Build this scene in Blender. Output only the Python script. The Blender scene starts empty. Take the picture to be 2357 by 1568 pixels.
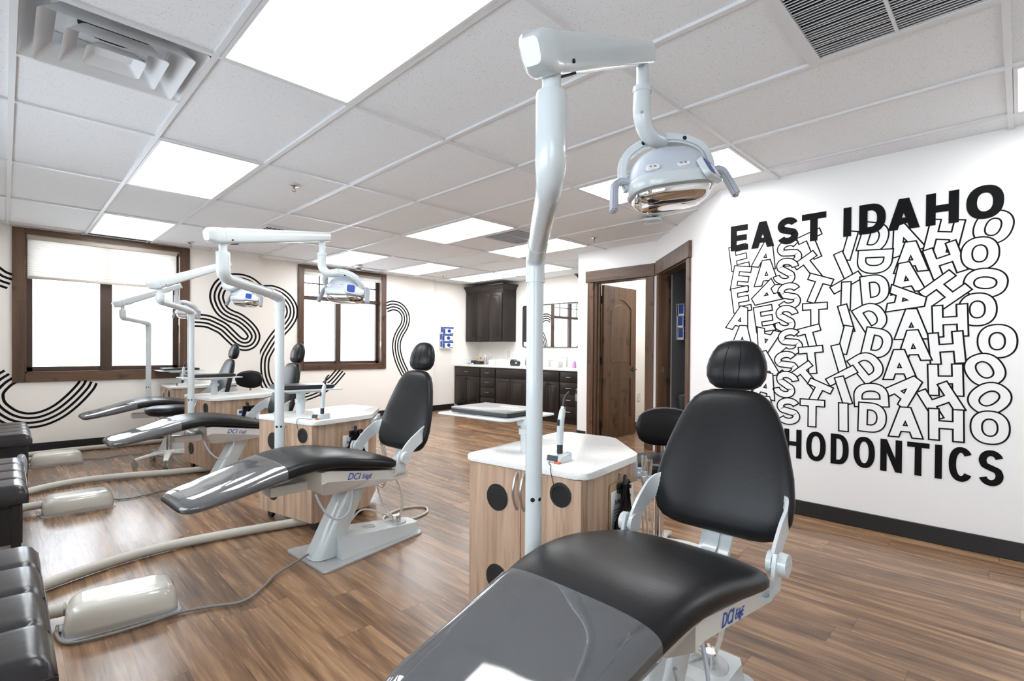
import bpy, bmesh, math, random
from math import sin, cos, pi, radians, sqrt, atan2
from mathutils import Vector, Matrix
random.seed(7)
SC = bpy.context.scene
COL = SC.collection
V = Vector

# ------------------------------------------------------------------ materials
def new_mat(name):
    m = bpy.data.materials.new(name); m.use_nodes = True
    nt = m.node_tree; nt.nodes.clear()
    out = nt.nodes.new('ShaderNodeOutputMaterial')
    return m, nt, out
def pbr(name, col, rough=.5, metal=0, spec=.5, bump=0, bscale=40, var=0, vscale=6, coat=0):
    m, nt, out = new_mat(name)
    b = nt.nodes.new('ShaderNodeBsdfPrincipled')
    b.inputs['Base Color'].default_value = (*col, 1)
    b.inputs['Roughness'].default_value = rough
    b.inputs['Metallic'].default_value = metal
    b.inputs['Specular IOR Level'].default_value = spec
    b.inputs['Coat Weight'].default_value = coat
    b.inputs['Coat Roughness'].default_value = .05
    nt.links.new(b.outputs[0], out.inputs[0])
    if bump or var:
        tc = nt.nodes.new('ShaderNodeTexCoord')
    if bump:
        n = nt.nodes.new('ShaderNodeTexNoise'); n.inputs['Scale'].default_value = bscale; n.inputs['Detail'].default_value = 4
        bp = nt.nodes.new('ShaderNodeBump'); bp.inputs['Strength'].default_value = bump; bp.inputs['Distance'].default_value = .002
        nt.links.new(tc.outputs['Object'], n.inputs['Vector']); nt.links.new(n.outputs[0], bp.inputs['Height']); nt.links.new(bp.outputs[0], b.inputs['Normal'])
    if var:
        n = nt.nodes.new('ShaderNodeTexNoise'); n.inputs['Scale'].default_value = vscale; n.inputs['Detail'].default_value = 5
        r = nt.nodes.new('ShaderNodeValToRGB')
        lo = [max(0, c * (1 - var)) for c in col]; hi = [min(1, c * (1 + var)) for c in col]
        r.color_ramp.elements[0].color = (*lo, 1); r.color_ramp.elements[0].position = .3
        r.color_ramp.elements[1].color = (*hi, 1); r.color_ramp.elements[1].position = .7
        nt.links.new(tc.outputs['Object'], n.inputs['Vector']); nt.links.new(n.outputs[0], r.inputs[0]); nt.links.new(r.outputs[0], b.inputs['Base Color'])
    return m
def emit(name, col, s):
    m, nt, out = new_mat(name)
    e = nt.nodes.new('ShaderNodeEmission'); e.inputs[0].default_value = (*col, 1); e.inputs[1].default_value = s
    nt.links.new(e.outputs[0], out.inputs[0]); return m
def clear(name, tint, gloss_lo, gloss_hi, rough=.02, haze=0, hazecol=(.6, .62, .66)):
    m, nt, out = new_mat(name)
    t = nt.nodes.new('ShaderNodeBsdfTransparent'); t.inputs[0].default_value = (*tint, 1)
    g = nt.nodes.new('ShaderNodeBsdfGlossy'); g.inputs['Roughness'].default_value = rough
    lw = nt.nodes.new('ShaderNodeLayerWeight'); lw.inputs[0].default_value = .4
    mr = nt.nodes.new('ShaderNodeMapRange'); mr.inputs['To Min'].default_value = gloss_lo; mr.inputs['To Max'].default_value = gloss_hi
    mx = nt.nodes.new('ShaderNodeMixShader')
    nt.links.new(lw.outputs['Fresnel'], mr.inputs['Value']); nt.links.new(mr.outputs[0], mx.inputs[0])
    base = t.outputs[0]
    if haze:
        d = nt.nodes.new('ShaderNodeBsdfDiffuse'); d.inputs[0].default_value = (*hazecol, 1)
        m2 = nt.nodes.new('ShaderNodeMixShader'); m2.inputs[0].default_value = haze
        nt.links.new(t.outputs[0], m2.inputs[1]); nt.links.new(d.outputs[0], m2.inputs[2]); base = m2.outputs[0]
        tc = nt.nodes.new('ShaderNodeTexCoord'); n = nt.nodes.new('ShaderNodeTexNoise'); n.inputs['Scale'].default_value = 5; n.inputs['Detail'].default_value = 1
        bp = nt.nodes.new('ShaderNodeBump'); bp.inputs['Strength'].default_value = .25; bp.inputs['Distance'].default_value = .02
        nt.links.new(tc.outputs['Object'], n.inputs['Vector']); nt.links.new(n.outputs[0], bp.inputs['Height']); nt.links.new(bp.outputs[0], g.inputs['Normal'])
    nt.links.new(base, mx.inputs[1]); nt.links.new(g.outputs[0], mx.inputs[2]); nt.links.new(mx.outputs[0], out.inputs[0])
    return m
def wood(name, dark, mid, light, axis='Z', scale=1.0, rough=.4, knots=0, spec=.5):
    m, nt, out = new_mat(name); N = nt.nodes.new; Lk = nt.links.new
    b = N('ShaderNodeBsdfPrincipled'); b.inputs['Roughness'].default_value = rough; b.inputs['Specular IOR Level'].default_value = spec
    tc = N('ShaderNodeTexCoord'); mp = N('ShaderNodeMapping')
    sc = {'X': (.35, 6, 6), 'Y': (6, .35, 6), 'Z': (6, 6, .35)}[axis]
    mp.inputs['Scale'].default_value = [s * scale for s in sc]
    n1 = N('ShaderNodeTexNoise'); n1.inputs['Scale'].default_value = 3.2; n1.inputs['Detail'].default_value = 6; n1.inputs['Distortion'].default_value = .6
    mp2 = N('ShaderNodeMapping'); mp2.inputs['Scale'].default_value = [s * scale * 5 for s in sc]
    n2 = N('ShaderNodeTexNoise'); n2.inputs['Scale'].default_value = 5; n2.inputs['Detail'].default_value = 3
    mx = N('ShaderNodeMath'); mx.operation = 'MULTIPLY_ADD'; mx.inputs[1].default_value = .35
    r = N('ShaderNodeValToRGB'); e = r.color_ramp.elements
    e[0].position = .42; e[0].color = (*dark, 1); e[1].position = .85; e[1].color = (*light, 1)
    k = e.new(.62); k.color = (*mid, 1)
    Lk(tc.outputs['Object'], mp.inputs[0]); Lk(tc.outputs['Object'], mp2.inputs[0])
    Lk(mp.outputs[0], n1.inputs['Vector']); Lk(mp2.outputs[0], n2.inputs['Vector'])
    Lk(n2.outputs[0], mx.inputs[0]); Lk(n1.outputs[0], mx.inputs[2]); Lk(mx.outputs[0], r.inputs[0])
    col = r.outputs[0]
    if knots:
        vo = N('ShaderNodeTexNoise'); vo.inputs['Scale'].default_value = 7; vo.inputs['Detail'].default_value = 1
        mm = N('ShaderNodeMapRange'); mm.inputs['From Min'].default_value = .62; mm.inputs['From Max'].default_value = .74; mm.inputs['To Min'].default_value = 1; mm.inputs['To Max'].default_value = .35
        mu = N('ShaderNodeMix'); mu.data_type = 'RGBA'; mu.blend_type = 'MULTIPLY'; mu.inputs[0].default_value = 1
        Lk(tc.outputs['Object'], vo.inputs['Vector']); Lk(vo.outputs[0], mm.inputs['Value']); Lk(col, mu.inputs[6]); Lk(mm.outputs[0], mu.inputs[7]); col = mu.outputs[2]
    Lk(col, b.inputs['Base Color']); Lk(b.outputs[0], out.inputs[0]); return m

def floor_mat():
    m, nt, out = new_mat('vinyl_plank'); N = nt.nodes.new; Lk = nt.links.new
    b = N('ShaderNodeBsdfPrincipled'); b.inputs['Roughness'].default_value = .3; b.inputs['Specular IOR Level'].default_value = .5
    tc = N('ShaderNodeTexCoord'); sep = N('ShaderNodeSeparateXYZ'); Lk(tc.outputs['Object'], sep.inputs[0])
    def math_(op, a, bb=None, c=None):
        q = N('ShaderNodeMath'); q.operation = op
        for i, x in enumerate((a, bb, c)):
            if x is None: continue
            if isinstance(x, (int, float)): q.inputs[i].default_value = x
            else: Lk(x, q.inputs[i])
        return q.outputs[0]
    PW, PL = .152, 1.22
    xi = math_('DIVIDE', sep.outputs[0], PW); row = math_('FLOOR', xi)
    wn = N('ShaderNodeTexWhiteNoise'); wn.noise_dimensions = '1D'; Lk(row, wn.inputs['W'])
    yi = math_('ADD', math_('DIVIDE', sep.outputs[1], PL), math_('MULTIPLY', wn.outputs['Value'], 3.7)); cell = math_('FLOOR', yi)
    cv = N('ShaderNodeCombineXYZ'); Lk(row, cv.inputs[0]); Lk(cell, cv.inputs[1])
    w2 = N('ShaderNodeTexWhiteNoise'); w2.noise_dimensions = '2D'; Lk(cv.outputs[0], w2.inputs['Vector'])
    # grain
    gv = N('ShaderNodeCombineXYZ')
    Lk(math_('MULTIPLY', sep.outputs[0], 12), gv.inputs[0]); Lk(math_('MULTIPLY', sep.outputs[1], .85), gv.inputs[1]); Lk(math_('MULTIPLY', w2.outputs['Value'], 40), gv.inputs[2])
    n1 = N('ShaderNodeTexNoise'); n1.inputs['Scale'].default_value = 1.5; n1.inputs['Detail'].default_value = 5; n1.inputs['Distortion'].default_value = .9; Lk(gv.outputs[0], n1.inputs['Vector'])
    gv2 = N('ShaderNodeCombineXYZ')
    Lk(math_('MULTIPLY', sep.outputs[0], 60), gv2.inputs[0]); Lk(math_('MULTIPLY', sep.outputs[1], 3), gv2.inputs[1]); Lk(math_('MULTIPLY', w2.outputs['Value'], 20), gv2.inputs[2])
    n2 = N('ShaderNodeTexNoise'); n2.inputs['Scale'].default_value = 2; n2.inputs['Detail'].default_value = 3; Lk(gv2.outputs[0], n2.inputs['Vector'])
    f = math_('ADD', math_('MULTIPLY', n1.outputs[0], .75), math_('ADD', math_('MULTIPLY', n2.outputs[0], .25), math_('MULTIPLY', math_('SUBTRACT', w2.outputs['Value'], .5), .13)))
    r = N('ShaderNodeValToRGB'); e = r.color_ramp.elements
    e[0].position = .33; e[0].color = (.10, .056, .033, 1); e[1].position = .68; e[1].color = (.39, .235, .13, 1)
    k = e.new(.5); k.color = (.22, .125, .07, 1)
    Lk(f, r.inputs[0])
    fx = math_('FRACT', xi); fy = math_('FRACT', yi)
    ex = math_('LESS_THAN', math_('MINIMUM', fx, math_('SUBTRACT', 1, fx)), .009)
    ey = math_('LESS_THAN', math_('MINIMUM', fy, math_('SUBTRACT', 1, fy)), .0012)
    ed = math_('MAXIMUM', ex, ey)
    mu = N('ShaderNodeMix'); mu.data_type = 'RGBA'; mu.blend_type = 'MULTIPLY'; mu.inputs[7].default_value = (.62, .6, .58, 1)
    Lk(ed, mu.inputs[0]); Lk(r.outputs[0], mu.inputs[6]); Lk(mu.outputs[2], b.inputs['Base Color'])
    rr = N('ShaderNodeMapRange'); rr.inputs['To Min'].default_value = .17; rr.inputs['To Max'].default_value = .32; Lk(n2.outputs[0], rr.inputs['Value']); Lk(rr.outputs[0], b.inputs['Roughness'])
    bp = N('ShaderNodeBump'); bp.inputs['Strength'].default_value = .12; bp.inputs['Distance'].default_value = .002; Lk(f, bp.inputs['Height']); Lk(bp.outputs[0], b.inputs['Normal'])
    Lk(b.outputs[0], out.inputs[0]); return m

def tile_mat():
    m, nt, out = new_mat('acoustic_tile'); N = nt.nodes.new; Lk = nt.links.new
    b = N('ShaderNodeBsdfPrincipled'); b.inputs['Roughness'].default_value = .9; b.inputs['Specular IOR Level'].default_value = .1
    tc = N('ShaderNodeTexCoord'); mp = N('ShaderNodeMapping'); mp.inputs['Scale'].default_value = (260, 110, 100)
    n = N('ShaderNodeTexNoise'); n.inputs['Scale'].default_value = 1; n.inputs['Detail'].default_value = 2
    r = N('ShaderNodeValToRGB'); e = r.color_ramp.elements
    e[0].position = .29; e[0].color = (.5, .5, .5, 1); e[1].position = .36; e[1].color = (.845, .865, .88, 1)
    Lk(tc.outputs['Object'], mp.inputs[0]); Lk(mp.outputs[0], n.inputs['Vector']); Lk(n.outputs[0], r.inputs[0]); Lk(r.outputs[0], b.inputs['Base Color']); Lk(b.outputs[0], out.inputs[0])
    return m
def quartz_mat():
    m, nt, out = new_mat('speckled_quartz'); N = nt.nodes.new; Lk = nt.links.new
    b = N('ShaderNodeBsdfPrincipled'); b.inputs['Roughness'].default_value = .22
    tc = N('ShaderNodeTexCoord'); n = N('ShaderNodeTexNoise'); n.inputs['Scale'].default_value = 170; n.inputs['Detail'].default_value = 1
    r = N('ShaderNodeValToRGB'); e = r.color_ramp.elements
    e[0].position = .28; e[0].color = (.5, .5, .49, 1); e[1].position = .36; e[1].color = (.83, .83, .81, 1)
    Lk(tc.outputs['Object'], n.inputs['Vector']); Lk(n.outputs[0], r.inputs[0]); Lk(r.outputs[0], b.inputs['Base Color']); Lk(b.outputs[0], out.inputs[0])
    return m
def shade_mat():
    m, nt, out = new_mat('cellular_shade'); N = nt.nodes.new; Lk = nt.links.new
    d = N('ShaderNodeBsdfDiffuse'); d.inputs[0].default_value = (.86, .84, .8, 1)
    t = N('ShaderNodeBsdfTranslucent'); t.inputs[0].default_value = (.9, .88, .85, 1)
    mx = N('ShaderNodeMixShader'); mx.inputs[0].default_value = .5
    Lk(d.outputs[0], mx.inputs[1]); Lk(t.outputs[0], mx.inputs[2]); Lk(mx.outputs[0], out.inputs[0]); return m

M = dict(
    floor=floor_mat(), tile=tile_mat(), quartz=quartz_mat(), shade=shade_mat(),
    wall=pbr('wall_paint', (.90, .865, .815), .7, spec=.2, bump=.08, bscale=90),
    wallw=pbr('white_wall_paint', (.88, .875, .865), .65, spec=.2, bump=.08, bscale=90),
    walld=pbr('shaded_room_wall', (.26, .265, .275), .7, spec=.2),  # dimness of the unlit room put into the wall colour; own paint unknown
    grid=pbr('ceiling_grid_paint', (.73, .74, .75), .4),
    base=pbr('rubber_base', (.012, .012, .013), .45),
    black=pbr("black_vinyl", (.0115, .0117, .013), .34, spec=.24, bump=.14, bscale=150),
    blackp=pbr('black_plastic', (.016, .017, .019), .38),
    blackd=pbr('black_paint', (.004, .004, .005), .7, spec=.15),
    leather=pbr('dark_leather', (.020, .018, .019), .27, spec=.4, bump=.25, bscale=25),
    white=pbr('white_enamel', (.585, .63, .64), .22, coat=.3),
    whitew=pbr('warm_white_enamel', (.72, .72, .68), .25, coat=.25),
    grey=pbr('pale_grey_plastic', (.50, .54, .60), .4),
    greyd=pbr('handle_grey_plastic', (.36, .38, .43), .45),
    plate=pbr('grey_plate', (.44, .45, .46), .4, metal=.2),
    beige=pbr('glossy_beige_plastic', (.70, .68, .61), .14, coat=.5),
    hose=pbr('ribbed_hose', (.55, .535, .47), .5),
    cable=pbr('grey_cable', (.24, .235, .225), .5),
    tube=pbr('cream_tubing', (.66, .63, .56), .4),
    oak=wood('oak_laminate', (.30, .195, .128), (.43, .295, .205), (.55, .395, .285), 'Z', 1.6, .45),
    alder=wood('knotty_alder', (.045, .022, .012), (.085, .043, .023), (.13, .068, .036), 'Z', .9, .4, 1),
    alderx=wood('knotty_alder_rail', (.045, .022, .012), (.085, .043, .023), (.13, .068, .036), 'X', .9, .4, 1),
    aldery=wood('knotty_alder_header', (.045, .022, .012), (.085, .043, .023), (.13, .068, .036), 'Y', .9, .4, 1),
    doorw=wood('door_alder', (.045, .019, .007), (.085, .037, .013), (.13, .062, .022), 'Z', .9, .38, 1),
    vinylw=pbr('brown_sash', (.055, .03, .02), .4),
    esp=wood('espresso_cabinet', (.011, .008, .007), (.016, .0115, .010), (.023, .016, .0135), 'Z', 1.5, .36, 0, .3),
    chrome=pbr('chrome', (.75, .75, .76), .12, 1), steel=pbr('brushed_nickel', (.55, .54, .52), .3, 1),
    mirror=pbr('mirror_glass', (.86, .87, .87), .01, 1),
    reflector=pbr('lamp_reflector', (.80, .80, .80), .06, 1),
    glass=clear('window_glass', (1, 1, 1), .02, .35),
    cover=clear('clear_toe_cover', (.9, .9, .9), .06, .75, .05, .13),
    lens=clear('clear_lens', (.97, .97, .97), .05, .7, .02),
    panel=emit('lit_diffuser', (.97, .985, 1.0), 11.5),
    blue=pbr('blue_button', (.008, .045, .32), .35), bluep=pbr('blue_print', (.02, .06, .30), .5), logo=pbr('logo_blue', (.03, .09, .36), .4),
    paper=pbr('white_paper', (.80, .81, .83), .6), ink=pbr('grey_ink', (.09, .09, .10), .6), board=pbr('hardboard', (.42, .28, .15), .6),
    tan=pbr('tan_rail', (.44, .39, .33), .5),
    orange=pbr('orange_tab', (.75, .10, .02), .4), soap=pbr('blue_soap', (.16, .42, .75), .2), pink=pbr('pink_soap', (.60, .30, .60), .2),
    yellow=pbr('yellow_wrapper', (.80, .50, .10), .4), green=pbr('green_wrapper', (.25, .42, .22), .4),
    dark=pbr('dark_void', (.006, .006, .006), .8), laptop=pbr('laptop_lid', (.27, .26, .25), .35, .3), bench=pbr('dark_bench_frame', (.010, .009, .009), .4),
    weave=pbr('woven_mesh', (.42, .42, .45), .45, bump=.8, bscale=180), bag=clear('clear_bag', (.93, .94, .97), .06, .4, .2, .35, (.7, .74, .85)),
    copperm=pbr('sprinkler_metal', (.28, .22, .2), .35, .8), darkmesh=pbr('speaker_mesh_black', (.015, .016, .02), .5, bump=.6, bscale=300),
    snow=pbr('pale_ground', (.85, .87, .9), .8))

# ------------------------------------------------------------------ geometry helpers
def obj(name, bm, mat, parent=None, smooth=False, loc=None, rot=None):
    bmesh.ops.recalc_face_normals(bm, faces=bm.faces[:])
    me = bpy.data.meshes.new(name); bm.to_mesh(me); bm.free()
    for mm in (mat if isinstance(mat, (list, tuple)) else [mat]): me.materials.append(M[mm] if isinstance(mm, str) else mm)
    if smooth:
        for p in me.polygons: p.use_smooth = True
        if smooth != 2: me.set_sharp_from_angle(angle=radians(38))
    o = bpy.data.objects.new(name, me); COL.objects.link(o)
    if parent: o.parent = parent
    if loc is not None: o.location = loc
    if rot is not None: o.rotation_euler = rot
    return o
def thing(name, label, cat, loc=(0, 0, 0), rz=0, group=None):
    o = bpy.data.objects.new(name, None); COL.objects.link(o); o.location = loc; o.rotation_euler = (0, 0, rz); o.empty_display_size = .1
    o['label'] = label; o['category'] = cat
    if group: o['group'] = group
    return o
def tag(o, label, cat, group=None):
    o['label'] = label; o['category'] = cat
    if group: o['group'] = group
    return o
def struct(o): o['kind'] = 'structure'; return o
def sempty(name, loc=(0, 0, 0), rz=0):
    o = bpy.data.objects.new(name, None); COL.objects.link(o); o.location = loc; o.rotation_euler = (0, 0, rz); o['kind'] = 'structure'; return o
def copy_tree(o, parent=None):
    c = o.copy(); COL.objects.link(c)
    if parent: c.parent = parent
    for ch in list(o.children): copy_tree(ch, c)
    return c
def B(): return bmesh.new()
def box(bm, x0, x1, y0, y1, z0, z1, bev=0, seg=2, mi=0, mat=None):
    vs = [bm.verts.new((x, y, z)) for z in (z0, z1) for y in (y0, y1) for x in (x0, x1)]
    fs = [bm.faces.new([vs[i] for i in q]) for q in ((0, 2, 3, 1), (4, 5, 7, 6), (0, 1, 5, 4), (2, 6, 7, 3), (0, 4, 6, 2), (1, 3, 7, 5))]
    for f in fs: f.material_index = mi
    if mat is not None: bmesh.ops.transform(bm, matrix=mat, verts=vs)
    if bev:
        es = list({e for f in fs for e in f.edges})
        r = bmesh.ops.bevel(bm, geom=es, offset=bev, segments=seg, affect='EDGES', profile=.5)
        for f in r['faces']: f.material_index = mi
    return vs
def prism(bm, pts, z0, z1, bev=0, seg=2, mi=0, mat=None):
    n = len(pts)
    a = [bm.verts.new((p[0], p[1], z0)) for p in pts]; b = [bm.verts.new((p[0], p[1], z1)) for p in pts]
    fs = [bm.faces.new(a[::-1]), bm.faces.new(b)] + [bm.faces.new([a[i], a[(i + 1) % n], b[(i + 1) % n], b[i]]) for i in range(n)]
    for f in fs: f.material_index = mi
    if mat is not None: bmesh.ops.transform(bm, matrix=mat, verts=a + b)
    if bev:
        es = list(set(fs[0].edges) | set(fs[1].edges))
        bmesh.ops.bevel(bm, geom=es, offset=bev, segments=seg, affect='EDGES', profile=.5)
def cyl(bm, p, q, r, r2=None, n=24, mi=0, caps=True):
    p = V(p); q = V(q); d = (q - p); ax = d.normalized()
    u = ax.orthogonal().normalized(); w = ax.cross(u); r2 = r if r2 is None else r2
    A = [bm.verts.new(p + (u * cos(2 * pi * i / n) + w * sin(2 * pi * i / n)) * r) for i in range(n)]
    C = [bm.verts.new(q + (u * cos(2 * pi * i / n) + w * sin(2 * pi * i / n)) * r2) for i in range(n)]
    fs = [bm.faces.new([A[i], A[(i + 1) % n], C[(i + 1) % n], C[i]]) for i in range(n)]
    if caps: fs += [bm.faces.new(A[::-1]), bm.faces.new(C)]
    for f in fs: f.material_index = mi
def spline(pts, k=8, closed=False):
    pts = [V(p) for p in pts]; n = len(pts); out = []
    rng = range(n) if closed else range(n - 1)
    for i in rng:
        p1 = pts[i]; p2 = pts[(i + 1) % n]
        p0 = pts[i - 1] if (closed or i > 0) else p1 * 2 - p2
        p3 = pts[(i + 2) % n] if (closed or i + 2 < n) else p2 * 2 - p1
        for j in range(k):
            t = j / k
            out.append(.5 * ((2 * p1) + (p2 - p0) * t + (2 * p0 - 5 * p1 + 4 * p2 - p3) * t * t + (3 * p1 - p0 - 3 * p2 + p3) * t ** 3))
    if not closed: out.append(pts[-1])
    return out
def fillet(pts, r, k=8):
    pts = [V(p) for p in pts]; out = [pts[0]]
    for i in range(1, len(pts) - 1):
        a, b, c = pts[i - 1], pts[i], pts[i + 1]; rr = r[i - 1] if isinstance(r, (list, tuple)) else r
        d1 = (a - b); d2 = (c - b); l = min(rr, d1.length * .49, d2.length * .49)
        s = b + d1.normalized() * l; e = b + d2.normalized() * l
        for j in range(k + 1):
            t = j / k; out.append(s * (1 - t) ** 2 + b * 2 * t * (1 - t) + e * t * t)
    out.append(pts[-1]); return out
def tube(bm, pts, r, n=16, mi=0, caps=True, rfun=None):
    pts = [V(p) for p in pts]; m = len(pts); rings = []
    t = (pts[1] - pts[0]).normalized(); u = t.orthogonal().normalized()
    for i in range(m):
        tt = (pts[min(i + 1, m - 1)] - pts[max(i - 1, 0)]).normalized()
        u = (u - tt * u.dot(tt)).normalized(); w = tt.cross(u)
        rr = rfun(i) if rfun else (r[i] if isinstance(r, (list, tuple)) else r)
        rings.append([bm.verts.new(pts[i] + (u * cos(2 * pi * k / n) + w * sin(2 * pi * k / n)) * rr) for k in range(n)])
    for i in range(m - 1):
        for k in range(n):
            f = bm.faces.new([rings[i][k], rings[i][(k + 1) % n], rings[i + 1][(k + 1) % n], rings[i + 1][k]]); f.material_index = mi
    if caps:
        bm.faces.new(rings[0][::-1]).material_index = mi; bm.faces.new(rings[-1]).material_index = mi
def lathe(bm, prof, c=(0, 0), n=32, mi=0):
    rings = []
    for r, z in prof:
        rings.append([bm.verts.new((c[0] + max(r, 1e-4) * cos(2 * pi * k / n), c[1] + max(r, 1e-4) * sin(2 * pi * k / n), z)) for k in range(n)])
    for i in range(len(rings) - 1):
        for k in range(n):
            f = bm.faces.new([rings[i][k], rings[i][(k + 1) % n], rings[i + 1][(k + 1) % n], rings[i + 1][k]]); f.material_index = mi
    bm.faces.new(rings[0][::-1]).material_index = mi; bm.faces.new(rings[-1]).material_index = mi
def spow(x, p): return (abs(x) ** p) * (1 if x >= 0 else -1)
def loft(bm, st, n=40, mi=0, a0=0, a1=2 * pi, closed=True):
    """stations: (center, widthvec, thickvec_up, thickvec_down, exponent)"""
    rings = []
    for c, w, hu, hd, e in st:
        ring = []; cnt = n if closed else n + 1
        for k in range(cnt):
            th = a0 + (a1 - a0) * k / n
            cs = spow(cos(th), 2 / e); sn = spow(sin(th), 2 / e)
            ring.append(bm.verts.new(V(c) + V(w) * cs + (V(hu) * sn if sn >= 0 else V(hd) * -sn)))
        rings.append(ring)
    L = n if closed else n
    for i in range(len(rings) - 1):
        for k in range(L):
            k2 = (k + 1) % n if closed else k + 1
            bm.faces.new([rings[i][k], rings[i][k2], rings[i + 1][k2], rings[i + 1][k]]).material_index = mi
    if closed:
        bm.faces.new(rings[0][::-1]).material_index = mi; bm.faces.new(rings[-1]).material_index = mi
def interp(tab, x):
    if x <= tab[0][0]: return tab[0][1]
    for (a, b), (c, d) in zip(tab, tab[1:]):
        if x <= c: return b + (d - b) * (x - a) / (c - a)
    return tab[-1][1]
def rrect(w, h, r, k=5, cx=0, cy=0):
    o = []
    for sx, sy, a in ((1, 1, 0), (-1, 1, 90), (-1, -1, 180), (1, -1, 270)):
        for i in range(k + 1):
            t = radians(a + 90 * i / k); o.append((cx + sx * (w / 2 - r) + r * cos(t), cy + sy * (h / 2 - r) + r * sin(t)))
    return o
def roundpoly(pts, r, k=5):
    n = len(pts); o = []
    for i in range(n):
        a, b, c = V((*pts[i - 1], 0)), V((*pts[i], 0)), V((*pts[(i + 1) % n], 0))
        rr = r[i] if isinstance(r, (list, tuple)) else r
        d1 = (a - b).normalized(); d2 = (c - b).normalized(); s = b + d1 * rr; e = b + d2 * rr
        for j in range(k + 1):
            t = j / k; q = s * (1 - t) ** 2 + b * 2 * t * (1 - t) + e * t * t; o.append((q.x, q.y))
    return o
def ribbon(bm, pts, wvec, w, th, mi=0):
    """flat bar: centre points, width direction per point, thickness normal to path and width"""
    pts = [V(p) for p in pts]; rings = []; m = len(pts)
    for i, p in enumerate(pts):
        t = (pts[min(i + 1, m - 1)] - pts[max(i - 1, 0)]).normalized(); wv = V(wvec[i]).normalized(); wv = (wv - t * wv.dot(t)).normalized(); nn = t.cross(wv)
        ww = w[i] if isinstance(w, (list, tuple)) else w
        rings.append([bm.verts.new(p + wv * sx * ww / 2 + nn * sy * th / 2) for sx, sy in ((-1, -1), (1, -1), (1, 1), (-1, 1))])
    for i in range(m - 1):
        for k in range(4): bm.faces.new([rings[i][k], rings[i][(k + 1) % 4], rings[i + 1][(k + 1) % 4], rings[i + 1][k]]).material_index = mi
    bm.faces.new(rings[0][::-1]); bm.faces.new(rings[-1])
def text_mesh(s, size, shear=0, extrude=.0006, align='CENTER', squash=1.0):
    cu = bpy.data.curves.new('t', 'FONT'); cu.body = s; cu.size = size; cu.shear = shear; cu.extrude = extrude; cu.align_x = align; cu.offset = size * .008; cu.resolution_u = 3
    o = bpy.data.objects.new('t', cu); COL.objects.link(o)
    dg = bpy.context.evaluated_depsgraph_get(); me = bpy.data.meshes.new_from_object(o.evaluated_get(dg))
    bpy.data.objects.remove(o); bpy.data.curves.remove(cu)
    if squash != 1.0:
        for v in me.vertices: v.co.x *= squash
    return me
def text_obj(name, s, size, mat, parent, loc, rot, **k):
    me = text_mesh(s, size, **k); me.name = name; me.materials.clear(); me.materials.append(M[mat])
    o = bpy.data.objects.new(name, me); COL.objects.link(o); o.parent = parent; o.location = loc; o.rotation_euler = rot; return o
def fill_curve(loops, extrude):
    cu = bpy.data.curves.new('f', 'CURVE'); cu.dimensions = '2D'; cu.fill_mode = 'BOTH'; cu.extrude = extrude
    for lp in loops:
        s = cu.splines.new('POLY'); s.points.add(len(lp) - 1)
        for i, p in enumerate(lp): s.points[i].co = (p[0], p[1], 0, 1)
        s.use_cyclic_u = True
    o = bpy.data.objects.new('f', cu); COL.objects.link(o)
    dg = bpy.context.evaluated_depsgraph_get(); me = bpy.data.meshes.new_from_object(o.evaluated_get(dg))
    bpy.data.objects.remove(o); bpy.data.curves.remove(cu); return me

# ------------------------------------------------------------------ room
ZC = 2.401; GX = 1.2443; GY = 2.4922; TX = .6096; TY = 1.2192
XM = 3.923; Y1 = 7.57; KW = 7.57 / 7.48; Y2 = 7.73; Y3 = 7.80; XL = -.62; YB = -3.0; XD = 5.23; XK = 6.65
bm = B(); box(bm, XL - .2, 7.4, YB - .2, 8.1, -.1, 0); struct(obj('floor', bm, 'floor'))
bm = B(); hx0, hx1, hy0, hy1 = GX - 2 * TX + .012, GX - TX - .012, GY + .012, GY + TY / 2 - .012
for q in ((XL - .2, hx0, YB - .2, 8.1), (hx1, 7.4, YB - .2, 8.1), (hx0, hx1, YB - .2, hy0), (hx0, hx1, hy1, 8.1)): box(bm, *q, ZC + .012, ZC + .13)
# suspended grid: main tees along Y, cross tees along X
holes = []
def tee_y(x, y0, y1): box(bm, x - .012, x + .012, y0, y1, ZC - .001, ZC + .013, mi=1)
def tee_x(y, x0, x1): box(bm, x0, x1, y - .012, y + .012, ZC - .0005, ZC + .013, mi=1)
for i in range(-3, 9): tee_y(GX + i * TX, YB, 8.0)
for j in range(-5, 6): tee_x(GY + j * TY, XL, 7.3)
for i, j in ((-2, .5), (1, -1.5), (1, 2.5), (4, 1.5)): tee_x(GY + j * TY, GX + i * TX, GX + (i + 1) * TX)
struct(obj('ceiling', bm, ['tile', 'grid']))

def wall_y(name, y0, y1, x0, x1, mat, op=None, z1=ZC + .05):
    bm = B()
    if op:
        a, b, c, d = op
        box(bm, x0, a, y0, y1, 0, z1); box(bm, b, x1, y0, y1, 0, z1); box(bm, a, b, y0, y1, 0, c); box(bm, a, b, y0, y1, d, z1)
    else: box(bm, x0, x1, y0, y1, 0, z1)
    return struct(obj(name, bm, mat))
def wall_x(name, x0, x1, y0, y1, mat, op=None, z1=ZC + .05):
    bm = B()
    if op:
        a, b, c, d = op
        box(bm, x0, x1, y0, a, 0, z1); box(bm, x0, x1, b, y1, 0, z1)
        if c > 0: box(bm, x0, x1, a, b, 0, c)
        box(bm, x0, x1, a, b, d, z1)
    else: box(bm, x0, x1, y0, y1, 0, z1)
    return struct(obj(name, bm, mat))
wall_y('wall_window', Y1, Y1 + .35, XL - .2, 2.475, 'wall', (.145, 1.545, .855, 2.33))
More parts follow.
